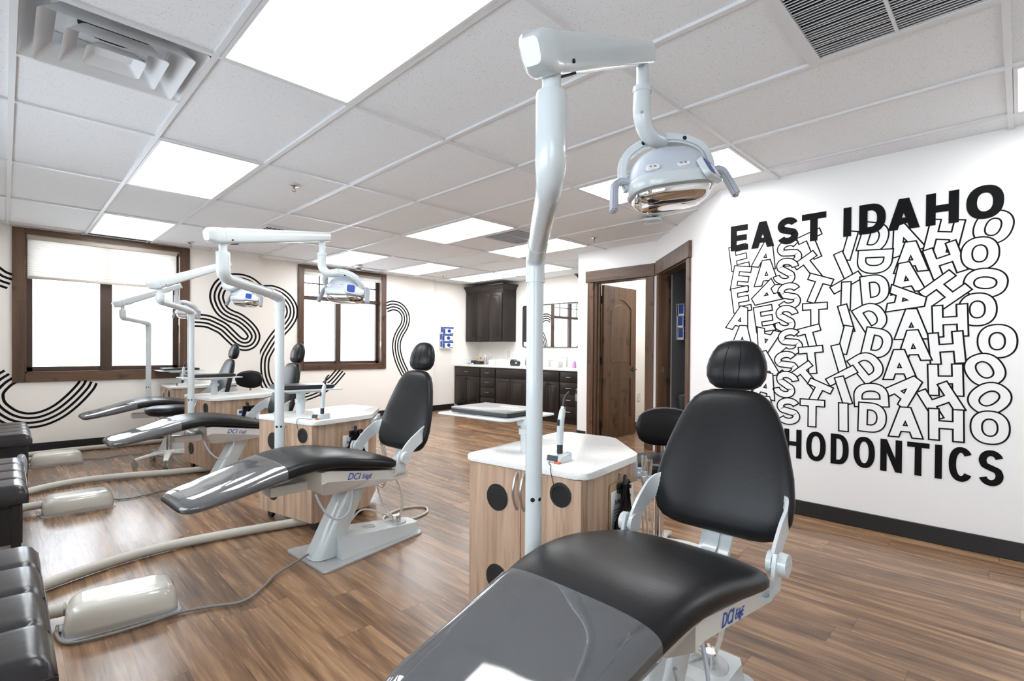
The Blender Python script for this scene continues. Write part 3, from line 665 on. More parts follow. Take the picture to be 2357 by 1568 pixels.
# lettering ---------------------------------------------------------
def glyph(ch, w, h, s):
    """loops for a block letter of width w, height h, stroke s, centred at 0"""
    x0, x1, y0, y1 = -w / 2, w / 2, -h / 2, h / 2; sv = s * .92
    def ell(rx, ry, n=36, e=2.25, a0=0, a1=2 * pi, cx=0, cy=0):
        return [(cx + rx * spow(cos(a0 + (a1 - a0) * i / n), 2 / e), cy + ry * spow(sin(a0 + (a1 - a0) * i / n), 2 / e)) for i in range(n + (0 if abs(a1 - a0 - 2 * pi) < 1e-6 else 1))]
    if ch == 'I': return [[(-s / 2, y0), (s / 2, y0), (s / 2, y1), (-s / 2, y1)]]
    if ch == 'E':
        m = sv / 2
        return [[(x0, y0), (x1, y0), (x1, y0 + sv), (x0 + s, y0 + sv), (x0 + s, -m), (x1 - .08 * w, -m), (x1 - .08 * w, m), (x0 + s, m), (x0 + s, y1 - sv), (x1 - .03 * w, y1 - sv), (x1 - .03 * w, y1), (x0, y1)]]
    if ch == 'T': return [[(-s / 2, y0), (s / 2, y0), (s / 2, y1 - sv), (x1, y1 - sv), (x1, y1), (x0, y1), (x0, y1 - sv), (-s / 2, y1 - sv)]]
    if ch == 'H': return [[(x0, y0), (x0 + s, y0), (x0 + s, -sv / 2), (x1 - s, -sv / 2), (x1 - s, y0), (x1, y0), (x1, y1), (x1 - s, y1), (x1 - s, sv / 2), (x0 + s, sv / 2), (x0 + s, y1), (x0, y1)]]
    if ch == 'N': return [[(x0, y0), (x0 + s, y0), (x0 + s, y1 - .42 * h), (x1 - s, y0), (x1, y0), (x1, y1), (x1 - s, y1), (x1 - s, y0 + .42 * h), (x0 + s, y1), (x0, y1)]]
    if ch == 'A':
        t = s * .56; k = (w / 2 - t) / h
        def lx(y): return x0 + (y - y0) * k
        yb0, yb1 = y0 + .19 * h, y0 + .19 * h + sv * .85; ss = s * 1.1
        out = [(x0, y0), (x0 + ss, y0), (lx(yb0) + ss, yb0), (-lx(yb0) - ss, yb0), (x1 - ss, y0), (x1, y0), (t, y1), (-t, y1)]
        top = y0 + ((-ss - x0) / k) - .02 * h
        return [out, [(lx(yb1) + ss, yb1), (-lx(yb1) - ss, yb1), (0, min(top, y1 - .16 * h))]]
    if ch == 'O': return [ell(w / 2, h / 2), ell(w / 2 - s, h / 2 - sv, 30)]
    if ch == 'D':
        c = x0 + .42 * w
        o = [(x0, y0)] + ell(x1 - c, h / 2, 20, 2.3, -pi / 2, pi / 2, c) + [(x0, y1)]
        i = [(x0 + s, y0 + sv)] + ell(x1 - c - s, h / 2 - sv, 16, 2.3, -pi / 2, pi / 2, c) + [(x0 + s, y1 - sv)]
        return [o, i]
    if ch == 'R':
        c = x1 - .28 * h; ym = y0 + .42 * h; r = (y1 - ym + sv * .0) / 2; cy = (y1 + ym) / 2
        o = [(x0, y0), (x0 + s, y0), (x0 + s, ym - .02 * h), (x0 + s * 1.35, ym - .02 * h), (x1 - s * 1.15, y0), (x1 + .02 * w, y0), (c + .02 * w, ym + .0 * h)] + ell(x1 - c, r, 12, 2.2, -pi / 2 + .3, pi / 2, c, cy) + [(x0, y1)]
        i = [(x0 + s, ym + sv)] + ell(x1 - c - s, r - sv, 10, 2.2, -pi / 2, pi / 2, c, cy) + [(x0 + s, y1 - sv)]
        return [o, i]
    def band(c):
        c = [V((*p, 0)) for p in c]; L = []; Rr = []
        for i, p in enumerate(c):
            d = (c[min(i + 1, len(c) - 1)] - c[max(i - 1, 0)]).normalized(); n = V((-d.y, d.x, 0)); L.append((p + n * s * .5)[:2]); Rr.append((p - n * s * .5)[:2])
        return [L + Rr[::-1]]
    if ch == 'C':
        rx, ry = w / 2 - s / 2, h / 2 - s / 2
        return band([(rx * spow(cos(a), .9), ry * spow(sin(a), .9)) for a in [radians(38 + 284 * i / 36) for i in range(37)]])
    if ch == 'S':
        rx, ry = w / 2 - s / 2, h / 4 - s / 4
        up = [(rx * cos(a), ry + ry * sin(a)) for a in [radians(18 + 252 * i / 18) for i in range(19)]]
        lo = [(rx * cos(a), -ry + ry * sin(a)) for a in [radians(90 - 252 * i / 18) for i in range(19)]]
        pts = [V((*p, 0)) for p in up[:-3] + lo[3:]]
        return band([p[:2] for p in spline([tuple(p) for p in pts], 2)])
def mural_letter(parent, ch, y, z, rot, w, h, s, layer, solid):
    loops = glyph(ch, w, h, s); c, sn = cos(radians(rot)), sin(radians(rot))
    # mural plane: letter x runs towards -Y, letter y is up
    loops = [[(p[0] * c - p[1] * sn, p[0] * sn + p[1] * c) for p in lp] for lp in loops]
    def tow(px, py, d): return V((XM - d, y - px, z + py))
    bm = B()
    if ch in 'SC':
        lp = loops[0]; n = len(lp) // 2; A = [bm.verts.new((*lp[i], 0)) for i in range(n)]; C = [bm.verts.new((*lp[2 * n - 1 - i], 0)) for i in range(n)]
        for i in range(n - 1): bm.faces.new([A[i], C[i], C[i + 1], A[i + 1]])
    else:
        me = fill_curve(loops, 0); bm.from_mesh(me); bpy.data.meshes.remove(me)
    d0 = .0006 + layer * .00009
    for v in bm.verts: v.co = tow(v.co.x, v.co.y, d0)
    if not solid:
        lw = .0042
        for lp in loops:
            n = len(lp); a = []; b = []
            for i in range(n):
                p0, p1, p2 = V((*lp[i - 1], 0)), V((*lp[i], 0)), V((*lp[(i + 1) % n], 0))
                e1 = (p1 - p0); e2 = (p2 - p1)
                if e1.length < 1e-7 or e2.length < 1e-7: continue
                e1.normalize(); e2.normalize(); n1 = V((-e1.y, e1.x, 0)); n2 = V((-e2.y, e2.x, 0)); m = (n1 + n2)
                if m.length < .2: m = n1
                m.normalize(); k = min(1 / max(m.dot(n1), .3), 2.2)
                a.append(p1 + m * lw * k); b.append(p1 - m * lw * k)
            A = [bm.verts.new(tow(q.x, q.y, d0 + .00004)) for q in a]; C = [bm.verts.new(tow(q.x, q.y, d0 + .00004)) for q in b]; n = len(A)
            for i in range(n): bm.faces.new([A[i], A[(i + 1) % n], C[(i + 1) % n], C[i]]).material_index = 1
    me = bpy.data.meshes.new('letter'); bm.to_mesh(me); bm.free()
    if solid: me.materials.append(M['blackd'])
    else: me.materials.append(M['wallw']); me.materials.append(M['blackd'])
    # faces must look into the room (-X)
    me.update()
    for p in me.polygons:
        if p.normal.x > 0: p.flip()
    o = bpy.data.objects.new('letter', me); COL.objects.link(o); o.parent = parent
mural = thing('wall_lettering', 'black word mural with tumbling outlined letters on the white right wall', 'wall lettering')
SZ = dict(E=(.135, .046), A=(.176, .05), S=(.15, .044), T=(.154, .05), I=(.05, .055), D=(.152, .05), H=(.163, .05), O=(.166, .05))
ROWS = [('E', 1.553, 1.869, 8), ('A', 1.358, 1.865, -11), ('S', 1.196, 1.859, 10), ('T', 1.045, 1.891, 20), ('I', 0.825, 1.86, -14), ('D', 0.689, 1.893, -15), ('A', 0.532, 1.862, 16), ('H', 0.339, 1.853, -11), ('O', 0.122, 1.87, -15), ('E', 1.536, 1.705, -10), ('A', 1.352, 1.732, 1), ('S', 1.219, 1.728, -19), ('T', 1.055, 1.735, 34), ('I', 0.858, 1.732, 21), ('D', 0.685, 1.738, -94), ('A', 0.497, 1.746, 1), ('H', 0.334, 1.706, 17), ('O', 0.177, 1.726, 1), ('E', 1.534, 1.547, 8), ('A', 1.36, 1.566, 118), ('S', 1.195, 1.55, 1), ('T', 1.02, 1.584, -21), ('I', 0.842, 1.615, -60), ('D', 0.681, 1.558, 5), ('A', 0.519, 1.62, 7), ('H', 0.332, 1.523, -50), ('O', 0.152, 1.555, 82), ('A', 1.538, 1.4, -17), ('E', 1.362, 1.394, 8), ('S', 1.217, 1.389, -16), ('T', 1.027, 1.396, 1), ('I', 0.842, 1.526, -1), ('D', 0.697, 1.378, 29), ('A', 0.514, 1.479, -100), ('H', 0.305, 1.343, 2), ('O', 0.184, 1.404, 1), ('A', 1.521, 1.253, -4), ('A', 1.351, 1.222, 166), ('S', 1.183, 1.221, 10), ('T', 1.05, 1.234, 15), ('I', 0.839, 1.375, 15), ('D', 0.663, 1.21, -11), ('A', 0.489, 1.329, 1), ('H', 0.319, 1.181, 5), ('O', 0.098, 1.22, 1), ('S', 1.207, 1.059, 8), ('T', 1.044, 1.095, 6), ('I', 0.841, 1.233, -12), ('D', 0.715, 1.059, 36), ('A', 0.478, 1.197, 3), ('H', 0.322, 0.99, 2), ('O', 0.149, 1.056, 28), ('E', 1.529, 1.086, -7), ('A', 1.354, 1.06, 12), ('S', 1.21, 0.915, -20), ('T', 1.064, 0.969, 39), ('I', 0.875, 1.108, 15), ('D', 0.695, 0.874, 94), ('A', 0.546, 1.076, 2), ('O', 0.127, 0.893, -44), ('E', 1.527, 0.913, 11), ('A', 1.347, 0.903, -13), ('T', 1.016, 0.852, -24), ('I', 0.862, 0.992, -58), ('A', 0.514, 0.919, -42), ('H', 0.343, 0.862, 28), ('E', 1.525, 0.741, 1), ('A', 1.345, 0.726, 1), ('S', 1.19, 0.725, 1), ('T', 1.036, 0.725, 0), ('I', 0.849, 0.894, 17), ('I', 0.847, 0.716, 1), ('D', 0.686, 0.728, -1), ('A', 0.512, 0.716, 1), ('H', 0.316, 0.721, 1), ('O', 0.123, 0.727, 1)]
order = sorted(range(len(ROWS)), key=lambda k: -ROWS[k][2])
lay = {k: n for n, k in enumerate(order)}
for k, (ch, y, z, rot) in enumerate(ROWS):
    w, s = SZ[ch]; mural_letter(mural, ch, y, z, rot, w, .189, s, 1 + int(lay[k] * 22 / len(ROWS)) + (ord(ch) % 2) * .5, False)
for ch, ya, yb in (('E', 1.618, 1.485), ('A', 1.463, 1.298), ('S', 1.277, 1.139), ('T', 1.116, .964), ('I', .862, .816), ('D', .772, .627), ('A', .616, .453), ('H', .425, .271), ('O', .239, .077)):
    mural_letter(mural, ch, (ya + yb) / 2, 2.018, 0, ya - yb, .193, {'I': .046}.get(ch, .047), 27, True)
FT = [('O', 1.618, 1.50), ('R', 1.475, 1.365), ('T', 1.345, 1.245), ('H', 1.215, 1.101), ('O', 1.071, .949), ('D', .920, .814), ('O', .787, .668), ('N', .639, .526), ('T', .501, .391), ('I', .365, .332), ('C', .301, .190), ('S', .168, .062)]
for ch, ya, yb in FT: mural_letter(mural, ch, (ya + yb) / 2, .497, 0, ya - yb, .204, .034, 27, True)

# ------------------------------------------------------------------ dental chairs
def seat_stations(off=0, s0=None, s1=None):
    wt = [(-.61, .135), (-.595, .165), (-.565, .190), (-.53, .203), (-.36, .214), (-.14, .237), (0, .25), (.2, .262), (.34, .264), (.385, .255), (.42, .225), (.455, .18), (.485, .11), (.497, .05)]
    tp = [(-.61, .452), (-.60, .466), (-.58, .477), (-.50, .495), (-.36, .535), (-.24, .572), (-.14, .598), (-.05, .608), (.05, .605), (.14, .594), (.33, .553), (.42, .527), (.47, .505), (.497, .478)]
    bt = [(-.61, .440), (-.60, .431), (-.58, .427), (-.36, .463), (-.20, .498), (-.08, .522), (0, .528), (.1, .520), (.33, .480), (.45, .462), (.48, .462), (.497, .468)]
    out = []
    ss = [-.61, -.606, -.60, -.59, -.575, -.55, -.52, -.48, -.42, -.36, -.30, -.24, -.19, -.14, -.10, -.06, -.02, .03, .08, .14, .20, .26, .32, .36, .40, .43, .455, .475, .488, .497]
    for s in ss:
        if s0 is not None and (s < s0 - 1e-6 or s > s1 + 1e-6): continue
        w = interp(wt, s); t = interp(tp, s); b = interp(bt, s); zc = b + (t - b) * .45
        out.append([(s, 0, zc), (0, w + off, 0), (0, 0, t - zc + off), (0, 0, b - zc - off), 3.4])
    return out
def make_chair(label):
    t = thing('dental_chair', label, 'dental chair', (1.12, 2.73, 0), 0, 'black dental chairs')
    bm = B(); loft(bm, seat_stations(), 48); obj('seat_cushion', bm, 'black', t, 2)
    bm = B(); st = seat_stations(.0045, -.606, -.19); loft(bm, st, 48, a0=radians(-38), a1=radians(218), closed=False)
    o = obj('toe_cover', bm, 'cover', t, 2); o['label'] = 'clear plastic toe cover'
    # backrest: axis leaning back
    def cen(z, z0=.57, a=.30): return V((.605 + a * (z - z0), 0, z))
    tilt = V((cos(radians(17)), 0, -sin(radians(17)))); bt = []
    for z, w, h in ((.528, .12, .010), (.532, .16, .021), (.543, .196, .031), (.565, .222, .037), (.605, .241, .040), (.66, .245, .040), (.74, .234, .038), (.82, .212, .036), (.89, .187, .034), (.94, .164, .032), (.975, .140, .029), (.998, .110, .023), (1.008, .08, .014), (1.011, .05, .006)):
        bt.append([cen(z), (0, w, 0), tilt * -h, tilt * h, 2.9])
    bm = B(); loft(bm, bt, 48); obj('backrest', bm, 'black', t, 2)
    ht = []
    for z, w, h in ((1.012, .045, .008), (1.016, .07, .022), (1.03, .092, .034), (1.055, .106, .042), (1.085, .109, .044), (1.115, .104, .042), (1.145, .093, .036), (1.17, .076, .028), (1.184, .056, .019), (1.191, .03, .008)):
        ht.append([V((.752 + .22 * (z - 1.01), 0, z)), (0, w, 0), tilt * -h, tilt * h, 2.6])
    bm = B(); loft(bm, ht, 44); hr = obj('headrest', bm, 'black', t, 2)
    bm = B()
    for sgn in (-1, 1):
        pts = []
        for z, w, h in ((1.022, .092, .028), (1.04, .1, .038), (1.07, .108, .0435), (1.10, .107, .043), (1.13, .1, .039), (1.16, .082, .031), (1.178, .064, .023)):
            tt = sgn * .028 * (w / .108); sn = (1 - (abs(tt) / w) ** 2.6) ** (1 / 2.6); pts.append(V((.752 + .22 * (z - 1.01), tt, z)) - tilt * h * sn)
        tube(bm, spline(pts, 3), .0013, 6)
    obj('stitched_seam', bm, 'blackd', hr, True)
    # white seat casting
    bm = B()
    for s, ht, hb, wt_, wb in ((-.03, .495, .47, .20, .15), (.0, .525, .445, .226, .20), (.25, .492, .418, .232, .215), (.46, .455, .398, .236, .228), (.50, .448, .398, .22, .214)):
        pass
    prof = [(-.02, .522, .462, .378), (.02, .524, .470, .372), (.25, .488, .438, .372), (.47, .455, .405, .380), (.50, .45, .404, .386)]
    rings = []
    for s, zt, zm, zl in prof:
        f = .55 if s < 0 else 1
        rings.append([bm.verts.new(p) for p in ((s, -.225, zt), (s, .225, zt), (s, .225, zm), (s + (.06 if s < .1 else -.04), .12, zl), (s + (.06 if s < .1 else -.04), -.12, zl), (s, -.225, zm))])
    for a, b in zip(rings, rings[1:]):
        for k in range(6): bm.faces.new([a[k], a[(k + 1) % 6], b[(k + 1) % 6], b[k]])
    bm.faces.new(rings[0][::-1]); bm.faces.new(rings[-1])
    ca = obj('seat_casting', bm, 'whitew', t)
    for sgn in (-1, 1):
        text_obj('brand_lettering', 'DCI', .05, 'logo', ca, (.155, sgn * .2262, .458), (radians(90), radians(8.3), 0 if sgn < 0 else pi), shear=.28, squash=.85)
        text_obj('brand_lettering', 'EdgE', .034, 'logo', ca, (.232, sgn * .2262, .450), (radians(90), radians(8.3), 0 if sgn < 0 else pi), shear=.28, squash=.85)
    # forward bracket under the toe board that carries the light post
    bm = B(); box(bm, -.20, -.01, -.06, .06, .40, .452, .008, 2); box(bm, -.055, .03, .05, .270, .405, .45, .01, 2); obj('front_bracket', bm, 'whitew', t, True)
    # slanted lift column
    bm = B(); a = V((.095, 0, .015)); b = V((.285, 0, .385)); st = []
    for q, k in ((0, 1), (1, .95)): st.append([a + (b - a) * q, (0, .082 * k, 0), (-.075 * k, 0, .0), (.075 * k, 0, 0), 3.0])
    loft(bm, st, 36); obj('lift_column', bm, 'white', t, True)
    bm = B(); prism(bm, [(.14, -.14), (.66, -.085), (.70, -.06), (.70, .06), (.66, .085), (.14, .14)], .012, .05)
    for v in bm.verts:
        if v.co.z > .03: v.co.z = .12 - .10 * (v.co.x - .14); v.co.y *= .86
    obj('base_housing', bm, 'white', t, True)
    bm = B(); prism(bm, rrect(.08, .05, .01, cx=.38), .085, .099, .004, 1)
    prism(bm, [(.55 + .09 * cos(2 * pi * i / 28), .065 * sin(2 * pi * i / 28)) for i in range(28)], .066, .083, .004, 1); obj('foot_switch', bm, 'plate', t, True)
    bm = B(); prism(bm, roundpoly([(.0, -.225), (.70, -.11), (.715, 0), (.70, .11), (.0, .225)], [.03, .03, .02, .03, .03]), .001, .012, .003, 1); obj('base_plate', bm, 'plate', t, True)
    bm = B(); tube(bm, spline([(.47, .0, .40), (.56, -.04, .34), (.60, -.03, .2), (.60, 0, .085)], 6), .008, 10); tube(bm, spline([(.48, .06, .40), (.52, .12, .28), (.57, .10, .13), (.6, .03, .09)], 6), .006, 8); tube(bm, spline([(.33, .12, .11), (.42, .13, .16), (.52, .08, .13), (.58, .03, .088)], 6), .006, 8); obj('supply_tubing', bm, 'tube', t, True)
    bm = B(); cyl(bm, (.575, 0, .083), (.575, 0, .12), .022, n=16); cyl(bm, (.575, 0, .1), (.62, .03, .105), .012, n=12); obj('valve', bm, 'chrome', t, True)
    bm = B(); tube(bm, spline([(-.03, -.18, .41), (.0, -.185, .34), (.045, -.19, .28), (.10, -.19, .255), (.155, -.18, .28), (.19, -.15, .345), (.20, -.13, .39)], 8), .006, 8); obj('control_cord', bm, 'grey', t, True)
    # side brackets, knobs and arms up to the backrest
    for sgn in (-1, 1):
        y = sgn * .252
        bm = B(); pts = fillet([(.43, sgn * .19, .440), (.43, y, .440), (.435, y, .50), (.452, y, .562)], [.02, .03], 6)
        ribbon(bm, pts, [(1, 0, 0)] * len(pts), .062, .011)
        obj('hinge_bracket', bm, 'white', t, True)
        yi = y - sgn * .012
        bm = B(); pts = spline([(.445, yi, .512), (.475, yi, .556), (.52, yi, .598), (.575, yi * .985, .634), (.622, yi * .86, .656), (.652, yi * .55, .668)], 6); n = len(pts); wv = []
        for i in range(n):
            k = min(1, max(0, (i / (n - 1) - .1) / .75)); ang = radians(142 + (72 - 142) * k); wv.append(V((cos(ang), 0, sin(ang))))
        ribbon(bm, pts, wv, [.058 + .018 * min(1, i / (n * .7)) for i in range(n)], .010); obj('back_arm', bm, 'white', t, True)
        bm = B(); cyl(bm, (.455, sgn * .226, .533), (.455, sgn * .241, .533), .034, n=28); cyl(bm, (.455, sgn * .257, .533), (.455, sgn * .280, .533), .034, .032, n=28)
        kn = obj('hinge_knob', bm, 'white', t, True)
        text_obj('brand_lettering', 'DCI', .022, 'grey', kn, (.455, sgn * .2803, .527), (radians(90), 0, 0 if sgn < 0 else pi))
    # lower spine behind the gap
    bm = B(); ribbon(bm, spline([(.545, 0, .43), (.60, 0, .47), (.645, 0, .56), (.675, 0, .66)], 5), [(0, 1, 0)] * 16, .105, .018); ribbon(bm, spline([(.533, .012, .445), (.588, .012, .478), (.630, .012, .56)], 5), [(0, 1, 0)] * 11, .05, .006); obj('back_spine', bm, 'white', t, True)
    return t
ch = make_chair('nearest black dental chair, cut by the bottom edge before the lettering wall')
chairs = [ch]
for lab in ('second black dental chair from the camera, with its whole grey base plate in view', 'third black dental chair, between the second chair and the wall-side chair', 'farthest black dental chair, beside the left window wall'):
    c = copy_tree(ch); c['label'] = lab; chairs.append(c)
for c, (x, y, a) in zip(chairs, ((1.12, .75, .3), (1.12, 2.735, 3), (1.12, 4.77, 1), (1.13, 6.665, 1))): c.location = (x, y, 0); c.rotation_euler = (0, 0, radians(a))

# ------------------------------------------------------------------ dental lights
def make_light(label, post, piv, zarm, ztube, end, zend, head_yaw, head_tilt, head_off, ytilt=0):
    px, py = post; t = thing('dental_light', label, 'dental light', (px, py, 0), 0, 'post mounted dental lights')
    P = V((0, 0, 0)); dv = V((piv[0] - px, piv[1] - py, 0)); ev = V((end[0] - px, end[1] - py, 0)); dn = dv.normalized()
    zb = zarm
    bm = B(); cyl(bm, (0, 0, .395), (0, 0, zb - .065), .0255, n=28); po = obj('post', bm, 'white', t, True)
    bm = B(); cyl(bm, (0, 0, .36), (0, 0, .47), .032, n=28); obj('base_sleeve', bm, 'whitew', t, True)
    bm = B(); cyl(bm, (0, -.0257, .70), (0, -.022, .70), .006, n=12)
    cyl(bm, V((-.0205, -.0155, .70)), V((-.0175, -.013, .70)), .007, n=12); obj('screw_hole', bm, 'dark', po)
    # gooseneck
    arm0 = fillet([(0, 0, zb - .07), (0, 0, zb + .005), dn * .14 + V((0, 0, zb + .02))], .055, 10)
    bm = B(); tube(bm, arm0, .0285, 28); obj('elbow', bm, 'white', t, True)
    top = dv + V((0, 0, ztube)); low = dv + V((0, 0, zb + .04))
    neck = fillet([dn * .11 + V((0, 0, zb + .017)), low, top - V((0, 0, .012))], .12, 14); nn = len(neck)
    bm = B(); tube(bm, neck, [.0255] * 5 + [.0255 + .0035 * min(1, i / 6) for i in range(nn - 5)], 28); obj('gooseneck', bm, 'white', t, True)
    bm = B(); lathe(bm, [(.029, 0), (.0292, .018), (.0275, .024)], n=32); bmesh.ops.translate(bm, vec=top - V((0, 0, .022)), verts=bm.verts[:]); obj('swivel_sleeve', bm, 'white', t, True)
    bm = B(); cyl(bm, dv + V((0, 0, ztube - .01)), dv + V((0, 0, ztube + .05)), .0175, n=24); obj('swivel_pin', bm, 'white', t, True)
    # spring arm
    a = dv + V((0, 0, ztube + .075)); b = ev + V((0, 0, zend)); d = (b - a); L = d.length; f = d.normalized(); sd = V((0, 0, 1)).cross(f).normalized(); up = f.cross(sd)
    bm = B(); st = []
    for q, w, h in ((-.01, .031, .035), (.03, .032, .037), (L * .5, .029, .033), (L - .03, .025, .028), (L + .045, .024, .027)): st.append([a + f * q, sd * w, up * h, up * -h, 4.5])
    loft(bm, st, 32); ar = obj('spring_arm', bm, 'white', t, True)
    bm = B(); st = []
    for q, w, h in ((-.012, .0325, .037), (-.045, .0335, .038), (-.065, .030, .034), (-.085, .018, .022)): st.append([a + f * q + up * (.004 if q < -.05 else 0), sd * w, up * h, up * -h, 4.0])
    loft(bm, st, 32); ca = obj('end_cap', bm, 'white', ar, True)
    bm = B(); cyl(bm, a + f * .055 - up * .036 + sd * 0, a + f * .055 - up * .039, .018, n=20)
    for sgn in (-1, 1): cyl(bm, a + f * .02 + sd * sgn * .030 - up * .02, a + f * .02 + sd * sgn * .0345 - up * .02, .004, n=10)
    obj('cable_hole', bm, 'dark', ar)
    # drop tube + curved link to yoke
    hc = ev + V(head_off) + V((0, 0, zend))           # head centre
    hm = Matrix.Translation(hc) @ Matrix.Rotation(head_yaw, 4, 'Z') @ Matrix.Rotation(head_tilt[0], 4, 'X') @ Matrix.Rotation(head_tilt[1], 4, 'Y')
    bm = B(); cyl(bm, ev + V((0, 0, zend - .02)), ev + V((0, 0, zend - .13)), .0165, n=24); obj('drop_pin', bm, 'white', t, True)
    hy = hm @ Matrix.Rotation(ytilt, 4, 'X'); hub = hy @ V((0, .015, .132)); s0 = ev + V((0, 0, zend - .10))
    bm = B(); pp = spline([s0, s0 + V((0, 0, -.07)), (s0 + V((0, 0, -.11))).lerp(hub, .35) , hub], 8); tube(bm, pp, .0235, 24); cyl(bm, s0 + V((0, 0, .006)), s0 + V((0, 0, -.008)), .0255, n=24); li = obj('curved_link', bm, 'white', t, True)
    bm = B()
    for i in (8, 18):
        p = pp[i]; q = (V((0, 0, 0)) - V((px, py, 0)) + V((0, 0, 1.15)) - p); q.z = 0; q.normalize(); cyl(bm, p + q * .0225, p + q * .0245, .0045, n=10)
    obj('screw', bm, 'steel', li)
    # yoke
    yk = [(-.120, .008, .0), (-.128, .010, .05), (-.110, .012, .098), (-.06, .014, .126), (0, .015, .135), (.06, .014, .126), (.110, .012, .098), (.128, .010, .05), (.120, .008, .0)]
    pts = [hy @ V(p) for p in spline(yk, 6)]; m = len(pts)
    bm = B(); wv = [(hy.to_3x3() @ V((0, 1, 0)))] * m; ribbon(bm, pts, wv, [.026 + .018 * sin(pi * i / (m - 1)) ** 2 for i in range(m)], .026)
    bmesh.ops.bevel(bm, geom=bm.edges[:], offset=.006, segments=2, affect='EDGES')
    yo = obj('yoke', bm, 'white', t, True)
    bm = B()
    for x in (-.06, .06):
        p = hy @ V((x, -.004, .126)); cyl(bm, p, hy @ V((x, -.0075, .126)), .006, n=12)
    obj('screw', bm, 'dark', yo)
    # head
    hd = bpy.data.objects.new('lamp_head', None); COL.objects.link(hd); hd.parent = t; hd.matrix_local = hm; hd.empty_display_size = .05
    bm = B(); st = []
    for k in range(9):
        u = k / 8; z = .004 + .096 * sin(u * pi / 2); s = cos(u * pi / 2 * .93)
        st.append([(0, 0, z), (.119 * s ** .75, 0, 0), (0, .072 * s ** .8, 0), (0, -.074 * s ** .6, 0), 2.7])
    loft(bm, st, 40); obj('housing', bm, 'grey', hd, 2)
    bm = B(); st = []
    for z, k in ((-.02, .97), (-.016, 1.0), (.006, 1.02), (.012, 1.0)): st.append([(0, 0, z), (.122 * k, 0, 0), (0, .074 * k, 0), (0, -.079 * k, 0), 3.0])
    loft(bm, st, 44); obj('rim', bm, 'white', hd, True)
    bm = B(); st = []
    for k in range(7):
        u = k / 6; z = -.0195 - .044 * sin(u * pi / 2); s = cos(u * pi / 2 * .9); st.append([(0, 0, z), (.112 * s ** .5, 0, 0), (0, .066 * s ** .6, 0), (0, -.07 * s ** .6, 0), 3.2])
    loft(bm, st[::-1], 40); obj('reflector', bm, 'reflector', hd, 2)
    # angled button panel at +X front corner
    pm = Matrix.Translation((.103, -.048, .012)) @ Matrix.Rotation(radians(48), 4, 'Z') @ Matrix.Rotation(radians(72), 4, 'X')
    bm = B(); prism(bm, rrect(.108, .062, .016), -.012, .006, .003, 2, mat=pm); pa = obj('button_panel', bm, 'white', hd, True)
    bm = B(); prism(bm, rrect(.044, .046, .010, cx=-.024), .006, .0075, mat=pm); obj('blue_button', bm, 'blue', pa, True)
    bm = B(); prism(bm, rrect(.046, .034, .008, cx=.026), .006, .007, mat=pm); obj('key_pad', bm, 'paper', pa, True)
    for x in (-.065, .02):
        bm = B(); q = Matrix.Translation((x, -.069, .030)) @ Matrix.Rotation(radians(62), 4, 'X'); prism(bm, rrect(.036, .02, .009), -.003, .004, mat=q); sp = obj('sensor_window', bm, 'paper', hd, True)
        bm = B()
        for k in (-.006, .006): prism(bm, [(k + .004 * cos(2 * pi * i / 12), .001 + .004 * sin(2 * pi * i / 12)) for i in range(12)], .004, .0048, mat=q)
        obj('sensor', bm, 'steel', sp)
    for sgn in (-1, 1):
        bm = B(); pts = fillet([(sgn * .10, .0, .018), (sgn * .156, -.004, .034), (sgn * .178, -.022, -.062)], .045, 10); pts = [V(p) for p in pts]
        ribbon(bm, pts, [V((.15 * sgn, 1, .2))] * len(pts), [.036 - .008 * i / len(pts) for i in range(len(pts))], .018)
        bmesh.ops.bevel(bm, geom=bm.edges[:], offset=.004, segments=2, affect='EDGES'); obj('handle', bm, 'greyd', hd, True)
    return t
make_light('nearest dental light, its post rising from behind the nearest black seat', (1.1265, 1.06), (.708, .629), 1.425, 1.625, (1.22, .752), 1.965, radians(-43), (radians(-5), radians(-9)), (.105, -.028, -.342), radians(6))
make_light('second dental light, its arm crossing before the S wave on the wall', (1.1035, 3.05), (.705, 2.645), 1.435, 1.59, (1.285, 2.905), 1.795, radians(-66), (radians(-6), radians(3)), (.135, -.02, -.315), radians(45))
make_light('third dental light, its arm ending behind the second post', (1.1145, 5.085), (.81, 4.60), 1.45, 1.55, (1.272, 4.716), 1.83, radians(-62), (radians(-6), radians(3)), (.14, -.07, -.275), radians(40))
make_light('farthest dental light, standing before the left window', (1.1235, 6.98), (.835, 6.515), 1.40, 1.52, (1.303, 6.56), 1.80, radians(-60), (radians(-6), radians(3)), (.10, -.02, -.28), radians(40))

